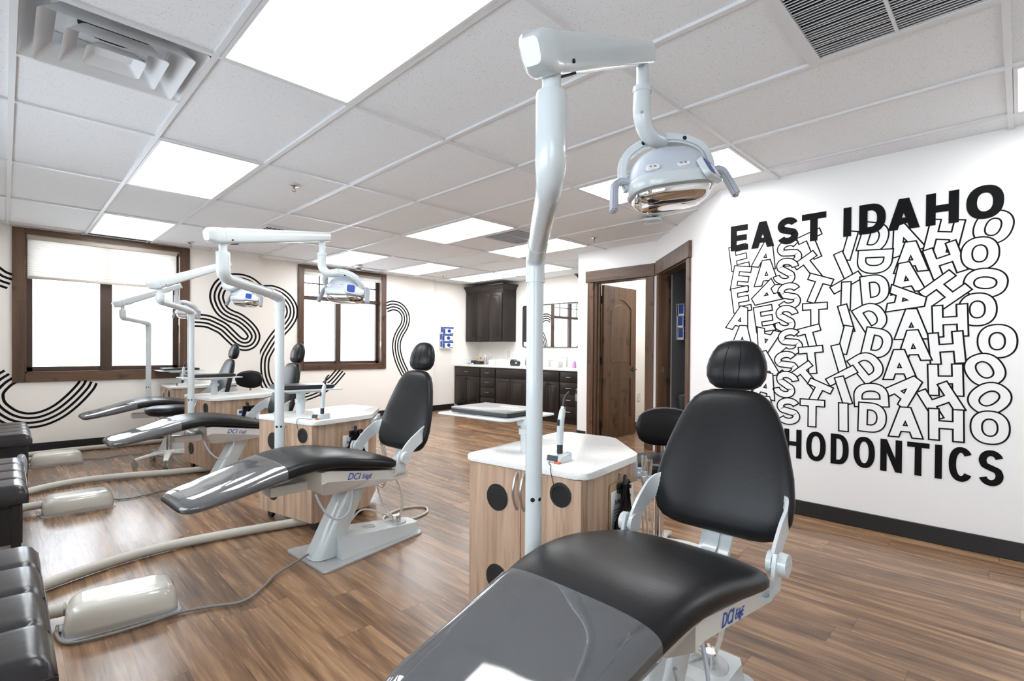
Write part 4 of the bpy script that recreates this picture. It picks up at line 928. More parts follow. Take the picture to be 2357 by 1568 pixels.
# ------------------------------------------------------------------ delivery carts
POLY = [(0, .605), (0, 0), (.462, 0), (.79, .282), (.79, .612)]
def make_cart(label):
    t = thing('delivery_cart', label, 'cart', (0, 0, 0), 0, 'wooden delivery carts')
    bm = B(); prism(bm, roundpoly(POLY, [.03, .05, .04, .03, .06]), .668, .695, .006, 2); obj('worktop', bm, 'quartz', t, True)
    body = [(.022, .585), (.022, .022), (.452, .022), (.765, .292), (.765, .59)]
    bm = B(); prism(bm, body, .055, .668); ca = obj('carcass', bm, 'oak', t)
    for nm, y0, y1 in (('left', .305, .583), ('right', .024, .302)):
        bm = B(); box(bm, .004, .0215, y0, y1, .06, .665, .0015, 1); dr = obj('door', bm, 'oak', t, True)
        yh = .322 if nm == 'left' else .285
        bm = B(); tube(bm, spline([(.003, yh, .655), (-.012, yh, .63), (-.024, yh, .58), (-.012, yh, .53), (.003, yh, .505)], 6), .0055, 10); obj('bow_handle', bm, 'steel', dr, True)
        if nm == 'left':
            for z in (.536, .20):
                q = Matrix.Translation((.003, .425, z)) @ Matrix.Rotation(radians(-90), 4, 'Y')
                bm = B(); prism(bm, [(.056 * cos(2 * pi * i / 36), .056 * sin(2 * pi * i / 36)) for i in range(36)], 0, .003, .001, 1, mat=q)
                for k in range(-3, 4):
                    hw = sqrt(.05 ** 2 - (k * .013) ** 2); box(bm, k * .013 - .0025, k * .013 + .0025, -hw, hw, .003, .0052, mat=q)
                obj('round_vent', bm, 'blackp', dr, True)
        else:
            q = Matrix.Translation((.003, .113, .600)) @ Matrix.Rotation(radians(-90), 4, 'Y')
            bm = B(); n = 36
            A = [bm.verts.new(q @ V((.047 * cos(2 * pi * i / n), .047 * sin(2 * pi * i / n), .004))) for i in range(n)]; C = [bm.verts.new(q @ V((.036 * cos(2 * pi * i / n), .036 * sin(2 * pi * i / n), .0045))) for i in range(n)]
            D = [bm.verts.new(q @ V((.047 * cos(2 * pi * i / n), .047 * sin(2 * pi * i / n), 0))) for i in range(n)]
            for i in range(n):
                j = (i + 1) % n; bm.faces.new([A[i], A[j], C[j], C[i]]); bm.faces.new([A[j], A[i], D[i], D[j]])
            gm = obj('grommet_ring', bm, 'blackp', dr, True)
            bm = B(); prism(bm, [(.037 * cos(2 * pi * i / n), .037 * sin(2 * pi * i / n)) for i in range(n)], .0005, .0015, mat=q); obj('grommet_opening', bm, 'reflector' if False else 'dark', gm)
    for x, y in ((.06, .07), (.06, .53), (.42, .07), (.70, .34), (.70, .53)):
        bm = B(); cyl(bm, (x - .012, y, .025), (x + .012, y, .025), .0245, n=20); cyl(bm, (x, y, .03), (x, y, .058), .008, n=10); box(bm, x - .017, x + .017, y - .012, y + .02, .035, .056, .004, 1); obj('caster', bm, 'blackp', t, True)
    # handpiece unit on the cut corner
    q = Matrix.Translation((.61, .155, 0)) @ Matrix.Rotation(atan2(.27, .313), 4, 'Z')
    bm = B(); box(bm, -.16, .16, -.035, .012, .56, .655, .008, 2, mat=q); un = obj('handpiece_unit', bm, 'white', t, True)
    bm = B()
    for k, x in enumerate((-.18, -.10, -.03)):
        cyl(bm, q @ V((x, -.045, .575)), q @ V((x, -.09, .575)), .016, n=16); cyl(bm, q @ V((x, -.08, .558)), q @ V((x, -.08, .592)), .019, n=16)
    obj('holder', bm, 'white', un, True)
    for k, x in enumerate((-.18, -.10)):
        bm = B(); cyl(bm, q @ V((x, -.08, .592)), q @ V((x, -.08, .66)), .010, .014, n=14); cyl(bm, q @ V((x, -.08, .66)), q @ V((x, -.08, .668)), .012, n=14)
        cyl(bm, q @ V((x, -.08, .558)), q @ V((x, -.08, .50)), .006, .009, n=14); cyl(bm, q @ V((x, -.08, .50)), q @ V((x, -.08, .47)), .010, .005, n=14); obj('handpiece', bm, 'chrome', un, True)
    for k, x in enumerate((-.18, -.10, -.03)):
        bm = B(); tube(bm, spline([q @ V((x, -.08, .47)), q @ V((x + .01, -.10, .36)), q @ V((x + .04, -.11, .22)), q @ V((x + .09, -.07, .15)), q @ V((x + .12, -.02, .22))], 6), .005, 8); obj('tubing', bm, 'tube', un, True)
    # pedestal and laptop tray
    bm = B(); cyl(bm, (.20, .42, .695), (.20, .42, .845), .028, n=28); cyl(bm, (.20, .42, .775), (.20, .42, .80), .036, n=28); box(bm, .165, .235, .395, .42, .775, .80, .004, 1); pe = obj('pedestal', bm, 'white', t, True)
    return t
def add_tray(cart, off, ang, dz=0):
    q = Matrix.Translation((.20, .42, .845 + dz)) @ Matrix.Rotation(ang, 4, 'Z')
    bm = B(); box(bm, min(0, off[0]) - .035, .04, -.03, .03, -.012, .012, .006, 2, mat=q); arm = obj('tray_arm', bm, 'white', cart, True)
    bm = B(); prism(bm, rrect(.36, .46, .03, cx=off[0], cy=off[1]), .014, .022, .003, 2, mat=q)
    prism(bm, rrect(.20, .24, .03, cx=off[0], cy=off[1]), -.004, .014, .004, 1, mat=q)
    obj('tray', bm, 'white', cart, True)
    return q @ Matrix.Translation((off[0], off[1], .0225))
cart_pose = ((1.488, 1.135, 7.8), (1.330, 3.115, 13), (1.28, 5.15, 8), (1.33, 6.955, 0))
cart = make_cart('nearest wooden delivery cart, under the nearest laptop tray')
carts = [cart]
for lab in ('second wooden delivery cart, behind the second black chair', 'third wooden delivery cart, with a blue-headed notice clipped to its side', 'farthest wooden delivery cart, below the right corner of the left window'):
    c = copy_tree(cart); c['label'] = lab; carts.append(c)
for c, (x, y, a) in zip(carts, cart_pose): c.location = (x, y, 0); c.rotation_euler = (0, 0, radians(a))
def cart_mat(i): return Matrix.Translation((cart_pose[i][0], cart_pose[i][1], 0)) @ Matrix.Rotation(radians(cart_pose[i][2]), 4, 'Z')
# trays and laptops
def laptop(label, m, closed_col='laptop', sc=1.0):
    t = thing('laptop', label, 'laptop', (0, 0, 0), 0, 'closed laptops on the cart trays'); t.matrix_world = m; t.location = m.translation; t.rotation_euler = m.to_euler()
    bm = B(); prism(bm, rrect(.255 * sc, .365 * sc, .012), .003, .019, .003, 2); 
    for sx in (-1, 1): box(bm, sx * .1 * sc - .006, sx * .1 * sc + .006, -.15 * sc, .15 * sc, 0, .004)
    b = obj('base', bm, 'blackp', t, True)
    bm = B(); prism(bm, rrect(.255 * sc, .365 * sc, .012), .0195, .0265, .002, 2); l = obj('lid', bm, closed_col, t, True)
    bm = B(); prism(bm, rrect(.035, .10, .004, cx=.05, cy=-.04), .0265, .0268); obj('sticker', bm, 'paper', l)
    return t
for i, (off, ang, lab, col) in enumerate(((( .045, .225), radians(-2), 'grey closed laptop on the tray behind the nearest light post', 'laptop'), ((.06, -.03), radians(72), 'black closed laptop on the tray beside the second light post', 'blackp'), ((-.03, .05), radians(90), 'black closed laptop on the tray in front of the third chair back', 'blackp'), ((.0, .03), radians(90), 'black closed laptop on the farthest tray under the window corner', 'blackp'))):
    m = add_tray(carts[i], off, ang, -.02 if i == 0 else 0); laptop(lab, cart_mat(i) @ m, col)
# curing lights
def curing_light(label, m):
    t = thing('curing_light', label, 'curing light', m.translation, m.to_euler().z, 'curing light wands on the carts')
    bm = B(); prism(bm, roundpoly([(-.05, -.035), (.035, -.045), (.05, 0), (.035, .045), (-.05, .035)], .012), 0, .034, .007, 2)
    for v in bm.verts:
        if v.co.z > .02 and v.co.x < -.02: v.co.z -= .012
    b = obj('charging_base', bm, 'white', t, True)
    bm = B(); q = Matrix.Translation((-.049, 0, .017)) @ Matrix.Rotation(radians(-75), 4, 'Y'); box(bm, -.010, .012, -.025, .025, 0, .0035, .001, 1, mat=q); obj('display', bm, 'blackp', b)
    bm = B(); box(bm, -.062, -.045, -.04, -.012, 0, .006, .002, 1); obj('orange_tab', bm, 'orange', b)
    bm = B(); cyl(bm, (.005, 0, .03), (.006, 0, .066), .0125, n=20); obj('collar', bm, 'blackp', t, True)
    bm = B(); pts = spline([(.006, 0, .066), (.007, 0, .115), (.010, -.001, .16), (.016, -.004, .2), (.019, -.005, .213)], 5); m_ = len(pts); tube(bm, pts, [.013 + .003 * sin(pi * i / (m_ - 1)) - .003 * (i / (m_ - 1)) for i in range(m_)], 20); box(bm, -.012, -.004, -.005, .005, .145, .17, .001, 1, mi=1); w = obj('wand', bm, ['white', 'blackp'], t, True)
    bm = B(); cyl(bm, (.019, -.005, .213), (.021, -.006, .221), .010, n=16); obj('metal_ring', bm, 'steel', w, True)
    bm = B(); tube(bm, spline([(.021, -.006, .220), (.024, -.008, .248), (.030, -.014, .268), (.040, -.022, .282)], 5), [.0065] * 10 + [.005] * 6, 12); obj('light_tip', bm, 'blackp', w, True)
    return t
def wire(label, pts, r, mat, cat, k=8, grp=None, name='power_cord', n=8):
    bm = B(); tube(bm, spline(pts, k), r, n); return tag(obj(name, bm, mat, smooth=True), label, cat, grp)
CL = [('white curing light wand standing on the nearest cart', (.135, .206)), ('white curing light wand standing on the second cart', (.13, .10)), None, ('white curing light wand standing on the farthest cart', (.13, .12))]
for i, q in enumerate(CL):
    if not q: continue
    m = cart_mat(i) @ Matrix.Translation((q[1][0], q[1][1], .6955)); curing_light(q[0], m)
    if i < 2:
        cm = cart_mat(i); x, y = q[1]
        wire('thin black cord from the curing light into the round hole of the %s cart' % ('nearest' if i == 0 else 'second'), [cm @ V(p) for p in ((x - .066, y - .0, .706), (x - .09, y - .01, .701), (.02, .17, .7005), (-.012, .15, .690), (-.018, .13, .64), (-.0055, .118, .605))], .0017, 'blackp', 'cord')
# clipboards and hand mirrors on the cart sides
def clipboard(label, m, title, blue=False):
    t = thing('clipboard', label, 'clipboard', m.translation, m.to_euler().z, 'clipboards hung on the carts')
    bm = B(); prism(bm, rrect(.229, .318, .012, cy=-.159), 0, .003); 
    R = Matrix(((1, 0, 0, 0), (0, 0, -1, 0), (0, 1, 0, 0), (0, 0, 0, 1)))
    bmesh.ops.transform(bm, matrix=R, verts=bm.verts[:]); obj('board', bm, 'board', t)
    bm = B(); prism(bm, rrect(.212, .285, .003, cy=-.172), .0035, .0055, mat=R); pg = obj('paper_sheet', bm, 'paper', t)
    if blue:
        bm = B(); prism(bm, rrect(.18, .026, .002, cy=-.055), .0055, .006, mat=R); obj('blue_banner', bm, 'logo', pg)
    else:
        text_obj('printed_title', title, .026, 'ink', pg, (0, -.0062, -.085), (radians(90), 0, 0), squash=.8)
    bm = B(); random.seed(3)
    for k in range(13):
        if k in (3, 7): continue
        z = -.11 - k * .0125; wl = random.uniform(.05, .11); prism(bm, [(-.085, z), (-.085 + wl, z), (-.085 + wl, z + .0028), (-.085, z + .0028)], .0055, .006, mat=R)
    obj('printed_lines', bm, 'ink', pg)
    bm = B(); prism(bm, rrect(.115, .03, .008, cy=-.018), .003, .009, .002, 1, mat=R); tube(bm, [(-.055, -.012, -.02), (-.045, -.012, -.008), (.045, -.012, -.008), (.055, -.012, -.02)], .003, 8)
    for s in (-1, 1): cyl(bm, (s * .052, -.003, -.036), (s * .052, -.016, -.036), .008, n=12)
    obj('clip', bm, 'blackp', t, True)
    return t
def hand_mirror(label, m):
    t = thing('hand_mirror', label, 'mirror', m.translation, m.to_euler().z, 'black hand mirrors on the carts')
    R = Matrix(((1, 0, 0, 0), (0, 0, -1, 0), (0, 1, 0, 0), (0, 0, 0, 1)))
    bm = B(); prism(bm, [(.010 * cos(a) + 0, -.004 + .012 * sin(a)) for a in [pi * i / 10 for i in range(11)]] + [(-.016, -.13), (-.022, -.14), (.022, -.14), (.016, -.13)], 0, .011, .003, 2, mat=R); obj('handle', bm, 'blackp', t, True)
    bm = B(); prism(bm, roundpoly([(-.045, -.135), (.045, -.135), (.066, -.165), (.066, -.28), (-.066, -.28), (-.066, -.165)], [.02, .02, .025, .02, .02, .025]), 0, .011, .004, 2, mat=R); obj('mirror_back', bm, 'blackp', t, True)
    return t
for i, (lab, lm, ttl, bl) in enumerate((('clipboard with an eating advice sheet on the nearest cart', 'black hand mirror hooked over the clipboard on the nearest cart', 'Eating with Braces', False), ('clipboard with an eating advice sheet on the second cart behind its seat', 'black hand mirror hooked over the clipboard on the second cart', 'Eating with Braces', False), ('clipboard with a blue-headed notice on the third cart', 'black hand mirror hooked over the blue-headed notice', '', True))):
    cm = cart_mat(i)
    clipboard(lab, cm @ Matrix.Translation((.335, .0185, .605)), ttl, bl)
    hand_mirror(lm, cm @ Matrix.Translation((.315, .0, .628)))
    t = thing('adhesive_hook', 'small clear hook above the clipboard on the %s cart' % ('nearest', 'second', 'third')[i], 'hook', (cm @ V((.315, .0215, .63))), radians(cart_pose[i][2]), 'clear adhesive hooks')
    bm = B(); prism(bm, rrect(.014, .036, .005), 0, .003, mat=Matrix(((1, 0, 0, 0), (0, 0, -1, 0), (0, 1, 0, 0), (0, 0, 0, 1)))); tube(bm, spline([(0, -.003, -.006), (0, -.014, -.012), (0, -.026, -.012), (0, -.03, -.002)], 4), .003, 8); obj('hook', bm, 'lens', t, True)

# ------------------------------------------------------------------ assistant stools
def make_stool(label, seat_z, boff, byaw, bz):
    t = thing('assistant_stool', label, 'stool', (0, 0, 0), 0, 'black assistant stools')
    bm = B(); lathe(bm, [(.05, seat_z - .085), (.17, seat_z - .082), (.195, seat_z - .06), (.20, seat_z - .035), (.19, seat_z - .012), (.15, seat_z), (.001, seat_z + .002)], n=40); obj('seat', bm, 'black', t, 2)
    bm = B(); lathe(bm, [(.06, seat_z - .10), (.15, seat_z - .088), (.15, seat_z - .082)], n=24); cyl(bm, (0, 0, .10), (0, 0, seat_z - .09), .026, n=24); obj('gas_column', bm, 'chrome', t, True)
    bm = B(); lathe(bm, [(.055, .075), (.06, .10), (.05, .125), (.03, .135)], n=28); obj('hub', bm, 'whitew', t, True)
    for k in range(5):
        a = 2 * pi * k / 5 + .3; d = V((cos(a), sin(a), 0))
        bm = B(); pts = spline([d * .03 + V((0, 0, .11)), d * .13 + V((0, 0, .104)), d * .22 + V((0, 0, .085)), d * .275 + V((0, 0, .07))], 5); m = len(pts)
        ribbon(bm, pts, [V((-sin(a), cos(a), 0))] * m, [.06 - .025 * i / m for i in range(m)], .022); bmesh.ops.bevel(bm, geom=bm.edges[:], offset=.004, segments=1, affect='EDGES'); obj('leg', bm, 'whitew', t, True)
        bm = B(); p = d * .275; s = V((-sin(a), cos(a), 0))
        for q in (-1, 1): cyl(bm, p + s * (q * .006) + V((0, 0, .026)), p + s * (q * .02) + V((0, 0, .026)), .026, n=18)
        cyl(bm, p + V((0, 0, .03)), p + V((0, 0, .075)), .008, n=10); obj('caster', bm, 'cable', t, True)
    if boff:
        bx, by = boff; f = V((cos(byaw), sin(byaw), 0)); s = V((-sin(byaw), cos(byaw), 0)); st = []
        for k in range(17):
            u = -1 + 2 * k / 16; e = sqrt(max(0, 1 - abs(u) ** 2.2)) ; h = .112 * max(.06, e ** .8); th = .038 * max(.1, e ** .6)
            c = V((bx, by, bz)) + s * (u * .175) - f * (.05 * u * u)
            st.append([c, (0, 0, h), f * th, f * -th, 2.5])
        bm = B(); loft(bm, st, 32); obj('backrest', bm, 'black', t, 2)
        bm = B(); e = V((bx, by, bz)) + f * .03; tube(bm, fillet([(e.x * .2, e.y * .2, seat_z - .092), (e.x * 1.15, e.y * 1.15, seat_z - .092), (e.x * 1.15, e.y * 1.15, bz)], .05, 6), .012, 12); obj('back_arm', bm, 'steel', t, True)
    return t
s = make_stool('black assistant stool behind the nearest chair, its backrest left of the big black back', .565, (.152, .058), radians(44), .715); s.location = (2.50, 1.41, 0)
s = make_stool('black assistant stool behind the farthest chair, its oval back by the S wave', .53, (-.16, -.05), radians(44), .745); s.location = (2.36, 7.10, 0)
s = make_stool('black assistant stool with white legs between the third chair and the wall', .565, None, 0, 0); s.location = (1.14, 6.03, 0); s.rotation_euler = (0, 0, radians(20))

# ------------------------------------------------------------------ tufted benches at left
def make_bench(label):
    t = thing('tufted_bench', label, 'bench', (0, 0, 0), 0, 'black tufted benches along the left wall')
    W, L = .50, .98; x1 = .08
    # local: right edge x=0, centre y=0
    bm = B(); nx, ny = 20, 36
    def zf(u, v):
        x = -W + W * u; y = (v - .5) * L
        e = min(1, min(u, 1 - u) * W / .045, min(v, 1 - v) * L / .045); z = .408 + .045 * (1 - (1 - e) ** 2.4)
        for k in range(1, 4): z -= .007 * math.exp(-((v - k / 4) * L / .012) ** 2)
        z += .003 * abs(sin(v * 4 * pi))
        z -= .008 * math.exp(-((u - .5) * W / .012) ** 2)
        return V((x, y, z))
    nx, ny = 28, 72
    g = [[bm.verts.new(zf(i / nx, j / ny)) for j in range(ny + 1)] for i in range(nx + 1)]
    for i in range(nx):
        for j in range(ny): bm.faces.new([g[i][j], g[i + 1][j], g[i + 1][j + 1], g[i][j + 1]])
    rim = [g[i][0] for i in range(nx + 1)] + [g[nx][j] for j in range(1, ny + 1)] + [g[i][ny] for i in range(nx - 1, -1, -1)] + [g[0][j] for j in range(ny - 1, 0, -1)]
    low = [bm.verts.new((v.co.x, v.co.y, .365)) for v in rim]; n = len(rim)
    for i in range(n): bm.faces.new([rim[i], rim[(i + 1) % n], low[(i + 1) % n], low[i]])
    bm.faces.new(low)
    cu = obj('cushion', bm, 'leather', t, 1)
    bm = B(); tube(bm, [(-.004, -L / 2 + .01, .410), (-.001, 0, .412), (-.004, L / 2 - .01, .410)], .0025, 8); tube(bm, [(-W + .01, -L / 2, .410), (-.004, -L / 2 + .002, .410)], .0025, 8); tube(bm, [(-W + .01, L / 2, .410), (-.004, L / 2 - .002, .410)], .0025, 8); obj('piping', bm, 'leather', cu, True)
    bm = B(); box(bm, -W + .02, -.022, -L / 2 + .02, L / 2 - .02, .165, .365); 
    for y in (-L / 2 + .016, L / 2 - .02): box(bm, -W + .06, -.06, y, y + .004, .19, .345)
    obj('storage_box', bm, 'bench', t)
    for sx in (-W + .03, -.045):
        for y in (-L / 2 + .03, L / 2 - .03):
            bm = B(); box(bm, sx - .018, sx + .018, y - .018, y + .018, .0, .36, .002, 1); obj('leg', bm, 'bench', t, True)
    bm = B(); box(bm, -W + .03, -.05, -L / 2 + .035, L / 2 - .035, .085, .165, .004, 1); obj('woven_basket', bm, 'weave', t, True)
    bm = B(); box(bm, -W + .03, -.04, -L / 2 + .02, -L / 2 + .035, .075, .09); box(bm, -W + .03, -.04, L / 2 - .035, L / 2 - .02, .075, .09); box(bm, -.045, -.03, -L / 2 + .03, L / 2 - .03, .075, .09); obj('stretcher', bm, 'bench', t)
    return t
b = make_bench('nearest black tufted bench at the left edge of the view')
bs = [b]
for lab in ('middle black tufted bench at the left edge, between the other two', 'farthest black tufted bench, nearest the left window wall'):
    c = copy_tree(b); c['label'] = lab; bs.append(c)
for c, (x, y) in zip(bs, ((.085, 2.03), (.085, 4.04), (.155, 6.10))): c.location = (x, y, 0)
bm = B(); st = [[(.09, y, .23), (.035 * k, 0, 0), (0, 0, .09 * k), (0, 0, -.10 * k), 2.4] for y, k in ((5.40, .2), (5.42, .7), (5.47, 1), (5.53, .95), (5.56, .5), (5.57, .1))]
loft(bm, st, 20); tag(obj('hanging_plastic_bag', bm, 'bag', smooth=2), 'clear plastic bag hanging on the near end of the farthest black bench', 'bag')
# ------------------------------------------------------------------ floor boxes, hoses and cords
def make_box(label):
    t = thing('floor_junction_box', label, 'floor box', (0, 0, 0), 0, 'beige floor boxes')
    bm = B(); st = []
    for z, k in ((.004, 1.0), (.03, .995), (.06, .978), (.08, .955), (.095, .915), (.106, .86), (.112, .79), (.115, .68), (.116, .5)):
        st.append([(0, 0, z), (.19 * k, 0, 0), (0, .125 * (k - .1 * (1 - k)), 0), (0, -.125 * (k - .1 * (1 - k)), 0), 5.0])
    loft(bm, st, 48); obj('cover', bm, 'beige', t, 2)
    bm = B(); prism(bm, rrect(.39, .26, .03), .0, .005); obj('foot_plate', bm, 'plate', t)
    bm = B(); box(bm, -.215, -.186, -.03, .0, 0, .028, .003, 1); obj('latch', bm, 'lens', t, True)
    bm = B(); cyl(bm, (-.171, -.085, .062), (-.174, -.086, .063), .004, n=10); cyl(bm, (.1, -.1145, .07), (.1, -.1165, .07), .0025, n=8); obj('screw', bm, 'blackp', t)
    return t
fb = make_box('nearest beige floor box with a cord looped round its front')
fbs = [fb]
for lab in ('second beige floor box, beside the middle bench', 'farthest beige floor box, close to the left window wall'):
    c = copy_tree(fb); c['label'] = lab; fbs.append(c)
for c, (x, y, a) in zip(fbs, ((.355, 2.745, -5), (.365, 4.77, 2), (.36, 6.75, -1))): c.location = (x, y, 0); c.rotation_euler = (0, 0, radians(a))
def hose(label, pts, r=.0275):
    c = spline([(*p, r + .002) if len(p) == 2 else p for p in pts], 16); 
    # resample for ribs
    out = [c[0]]; acc = 0; step = .0055
    for a, b in zip(c, c[1:]):
        d = (b - a).length; u = step - acc
        while u <= d: out.append(a.lerp(b, u / d)); u += step
        acc = d - (u - step)
    bm = B(); tube(bm, out, r, 14, rfun=lambda i: r * (1.0 if i % 2 else .94))
    return tag(obj('floor_hose', bm, 'hose', smooth=2), label, 'hose', 'beige ribbed floor hoses')
hose('long beige ribbed hose running from the nearest bench to the second cart', [(-.30, 2.95), (-.08, 3.12), (0.119, 3.259), (0.288, 3.342), (0.47, 3.403), (0.67, 3.427), (0.882, 3.407), (1.11, 3.368), (1.42, 3.30)])
hose('short beige ribbed hose joining the nearest bench side to the nearest floor box', [(-.35, 2.93, .04), (-.1, 2.90, .045), (.08, 2.87, .05), (.175, 2.84, .055)])
hose('long beige ribbed hose running from the middle bench to the third cart', [(-.35, 5.15), (-.1, 5.28), (0.079, 5.42), (0.269, 5.55), (0.49, 5.60), (0.771, 5.54), (1.065, 5.43), (1.34, 5.36)])
hose('short beige ribbed hose joining the middle bench side to the second floor box', [(-.35, 4.86, .045), (-.1, 4.85, .05), (.08, 4.845, .05), (.185, 4.83, .055)])
hose('beige ribbed hose lying along the skirting under the left window', [(-.35, 7.30), (0, 7.33), (0.203, 7.327), (0.457, 7.36), (0.817, 7.345), (1.174, 7.33), (1.40, 7.36)], .026)
hose('short beige ribbed hose at the left end of the farthest floor box', [(-.3, 6.82, .045), (0, 6.81, .05), (.18, 6.80, .055)])
wire('grey cord looped round the nearest floor box and running to the second chair base', [(0.150, 2.80, .010), (0.145, 2.70, .010), (0.172, 2.607, .010), (0.272, 2.575, .010), (0.397, 2.57, .010), (0.52, 2.578, .010), (0.626, 2.545, .010), (0.75, 2.493, .010), (0.863, 2.577, .010), (0.94, 2.66, .010), (1.05, 2.72, .018), (1.10, 2.728, .030), (1.141, 2.732, .042)], .006, 'cable', 'cord')
wire('thin grey cord trailing right from the second floor box', [(0.557, 4.86, .008), (0.64, 4.80, .008), (0.76, 4.82, .008), (0.90, 4.88, .008), (1.06, 4.82, .021), (1.11, 4.80, .024), (1.146, 4.785, .036)], .005, 'cable', 'cord')
wire('thin grey cord trailing right from the farthest floor box', [(0.551, 6.78, .008), (0.70, 6.72, .008), (0.85, 6.78, .008), (1.0, 6.74, .012), (1.11, 6.70, .024), (1.155, 6.68, .036)], .005, 'cable', 'cord')
wire('loose loop of cream tubing on the floor behind the second chair base', [(1.72, 2.98, .008), (1.85, 2.92, .008), (2.05, 2.96, .008), (2.12, 3.08, .008), (2.0, 3.16, .008), (1.82, 3.10, .008), (1.74, 3.0, .008)], .007, 'tube', 'tubing')

# ------------------------------------------------------------------ kitchen run
XF = 6.05
def raised(bm, y0, y1, z0, z1, x, th=.02, arch=False):
    """cabinet front on a face looking to -X"""
    box(bm, x - th, x, y0, y1, z0, z1, .004, 2)
    m = min(.055, (y1 - y0) * .22, (z1 - z0) * .26)
    if (z1 - z0) > .2:
        box(bm, x - th - .001, x - th + .001, y0 + m, y1 - m, z0 + m, z1 - m)
        R = Matrix(((0, 0, -1, x - th), (1, 0, 0, 0), (0, 1, 0, 0), (0, 0, 0, 1)))
        a, b, c, d = y0 + m + .012, y1 - m - .012, z0 + m + .012, z1 - m - .012
        A = [bm.verts.new((x - th - .001, p, q)) for p, q in ((a, c), (b, c), (b, d), (a, d))]; k = .016
        C = [bm.verts.new((x - th - .010, p, q)) for p, q in ((a + k, c + k), (b - k, c + k), (b - k, d - k), (a + k, d - k))]
        for i in range(4): bm.faces.new([A[i], A[(i + 1) % 4], C[(i + 1) % 4], C[i]])
        bm.faces.new(C)
        # recess groove around the panel
        for q in ((y0 + m, a, c - .012, d + .012), (b, y1 - m, c - .012, d + .012), (a, b, c - .012, c), (a, b, d, d + .012)): pass
def pull(bm, y, z, x, w=.05):
    tube(bm, fillet([(x, y - w, z), (x - .025, y - w, z), (x - .025, y + w, z), (x, y + w, z)], .01, 4), .004, 8)
units = [('sink', 7.79, 7.03, 'd'), ('drawers', 7.03, 6.60, 's'), ('sink', 6.60, 5.83, 'f'), ('drawers', 5.83, 5.45, 's'), ('sink', 5.45, 4.82 - .16, 'f'), ('drawers', 4.66, 4.25, 's')]
names = ['dark base cabinet with one drawer at the left end of the kitchen run', 'dark four-drawer base cabinet second from the left in the kitchen run', 'dark two-door base cabinet left of the near light post in the kitchen run', 'dark drawer base cabinet behind the near light post', 'dark two-door base cabinet just right of the near light post', 'dark drawer base cabinet at the right end of the kitchen run by the white wall']
units = [(7.79, 7.03, 'd'), (7.03, 6.60, 's'), (6.60, 5.80, 'd'), (5.80, 5.40, 's'), (5.75 - .35, 5.04 - .36 + .72 - .72, 'd'), (4.68, 4.20, 's')]
# boundaries follow the photo: fronts at y = 7.79, 7.02, 6.60, 5.86, (post), 5.15, 4.80
units = [(7.79, 6.99, 'd'), (6.99, 6.55, 's'), (6.55, 5.74, 'd'), (5.74, 5.36, 's'), (5.36, 5.00 - .02, 'x')]
def base_cab(lab, ya, yb, kind):
    t = thing('base_cabinet', lab, 'cabinet', (0, 0, 0), 0, 'dark base cabinets'); y0, y1 = min(ya, yb), max(ya, yb)
    bm = B(); box(bm, XF, XK - .005, y0 + .001, y1 - .001, .10, .825); box(bm, XF + .06, XK - .005, y0 + .001, y1 - .001, .0, .10); obj('carcass', bm, 'esp', t)
    if kind == 's':
        zs = [(.115, .285), (.295, .465), (.475, .645), (.655, .805)]
        for z0, z1 in zs:
            bm = B(); box(bm, XF - .02, XF - .0005, y0 + .012, y1 - .012, z0, z1, .005, 2); d = obj('drawer', bm, 'esp', t, True)
            bm = B(); pull(bm, (y0 + y1) / 2, (z0 + z1) / 2, XF - .02, .045); obj('pull_handle', bm, 'steel', d, True)
    else:
        bm = B(); box(bm, XF - .02, XF - .0005, y0 + .012, y1 - .012, .655, .805, .005, 2); d = obj('drawer' if kind == 'd1' else 'false_front', bm, 'esp', t, True)
        if kind == 'd1':
            bm = B(); pull(bm, (y0 + y1) / 2, .73, XF - .02, .045); obj('pull_handle', bm, 'steel', d, True)
        ym = (y0 + y1) / 2
        for a, b, hy in ((y0 + .012, ym - .003, ym - .03), (ym + .003, y1 - .012, ym + .03)):
            bm = B(); raised(bm, a, b, .115, .645, XF - .0005); d = obj('door', bm, 'esp', t, True)
            bm = B(); cyl(bm, (XF - .02, hy, .61), (XF - .034, hy, .61), .005, n=10); cyl(bm, (XF - .034, hy, .61), (XF - .046, hy, .61), .014, .011, n=16); obj('knob', bm, 'blackp', d, True)
for (ya, yb, k), nm in zip(((7.79, 7.035, 'd1'), (7.035, 6.625, 's'), (6.625, 5.86, 'd'), (5.86, 5.60, 's'), (5.60, 5.14, 'd'), (5.14, 4.76, 's'), (4.76, 4.16, 'd')), names[:5] + ['dark drawer base cabinet at the right end of the visible run beside the black bin', 'dark base cabinet hidden behind the end of the white door wall']):
    base_cab(nm, ya, yb, k)
t = thing('countertop', 'long white countertop on the dark kitchen cabinets', 'countertop', (0, 0, 0))
bm = B(); box(bm, XF - .025, XK - .005, 4.155, 7.795, .826, .862, .004, 2); obj('slab', bm, 'quartz', t, True)
bm = B(); box(bm, XK - .025, XK - .001, 4.155, 7.795, .862, .962, .003, 1); box(bm, XF + .02, XK - .025, 7.772, 7.796, .862, .962, .003, 1); obj('backsplash', bm, 'quartz', t, True)
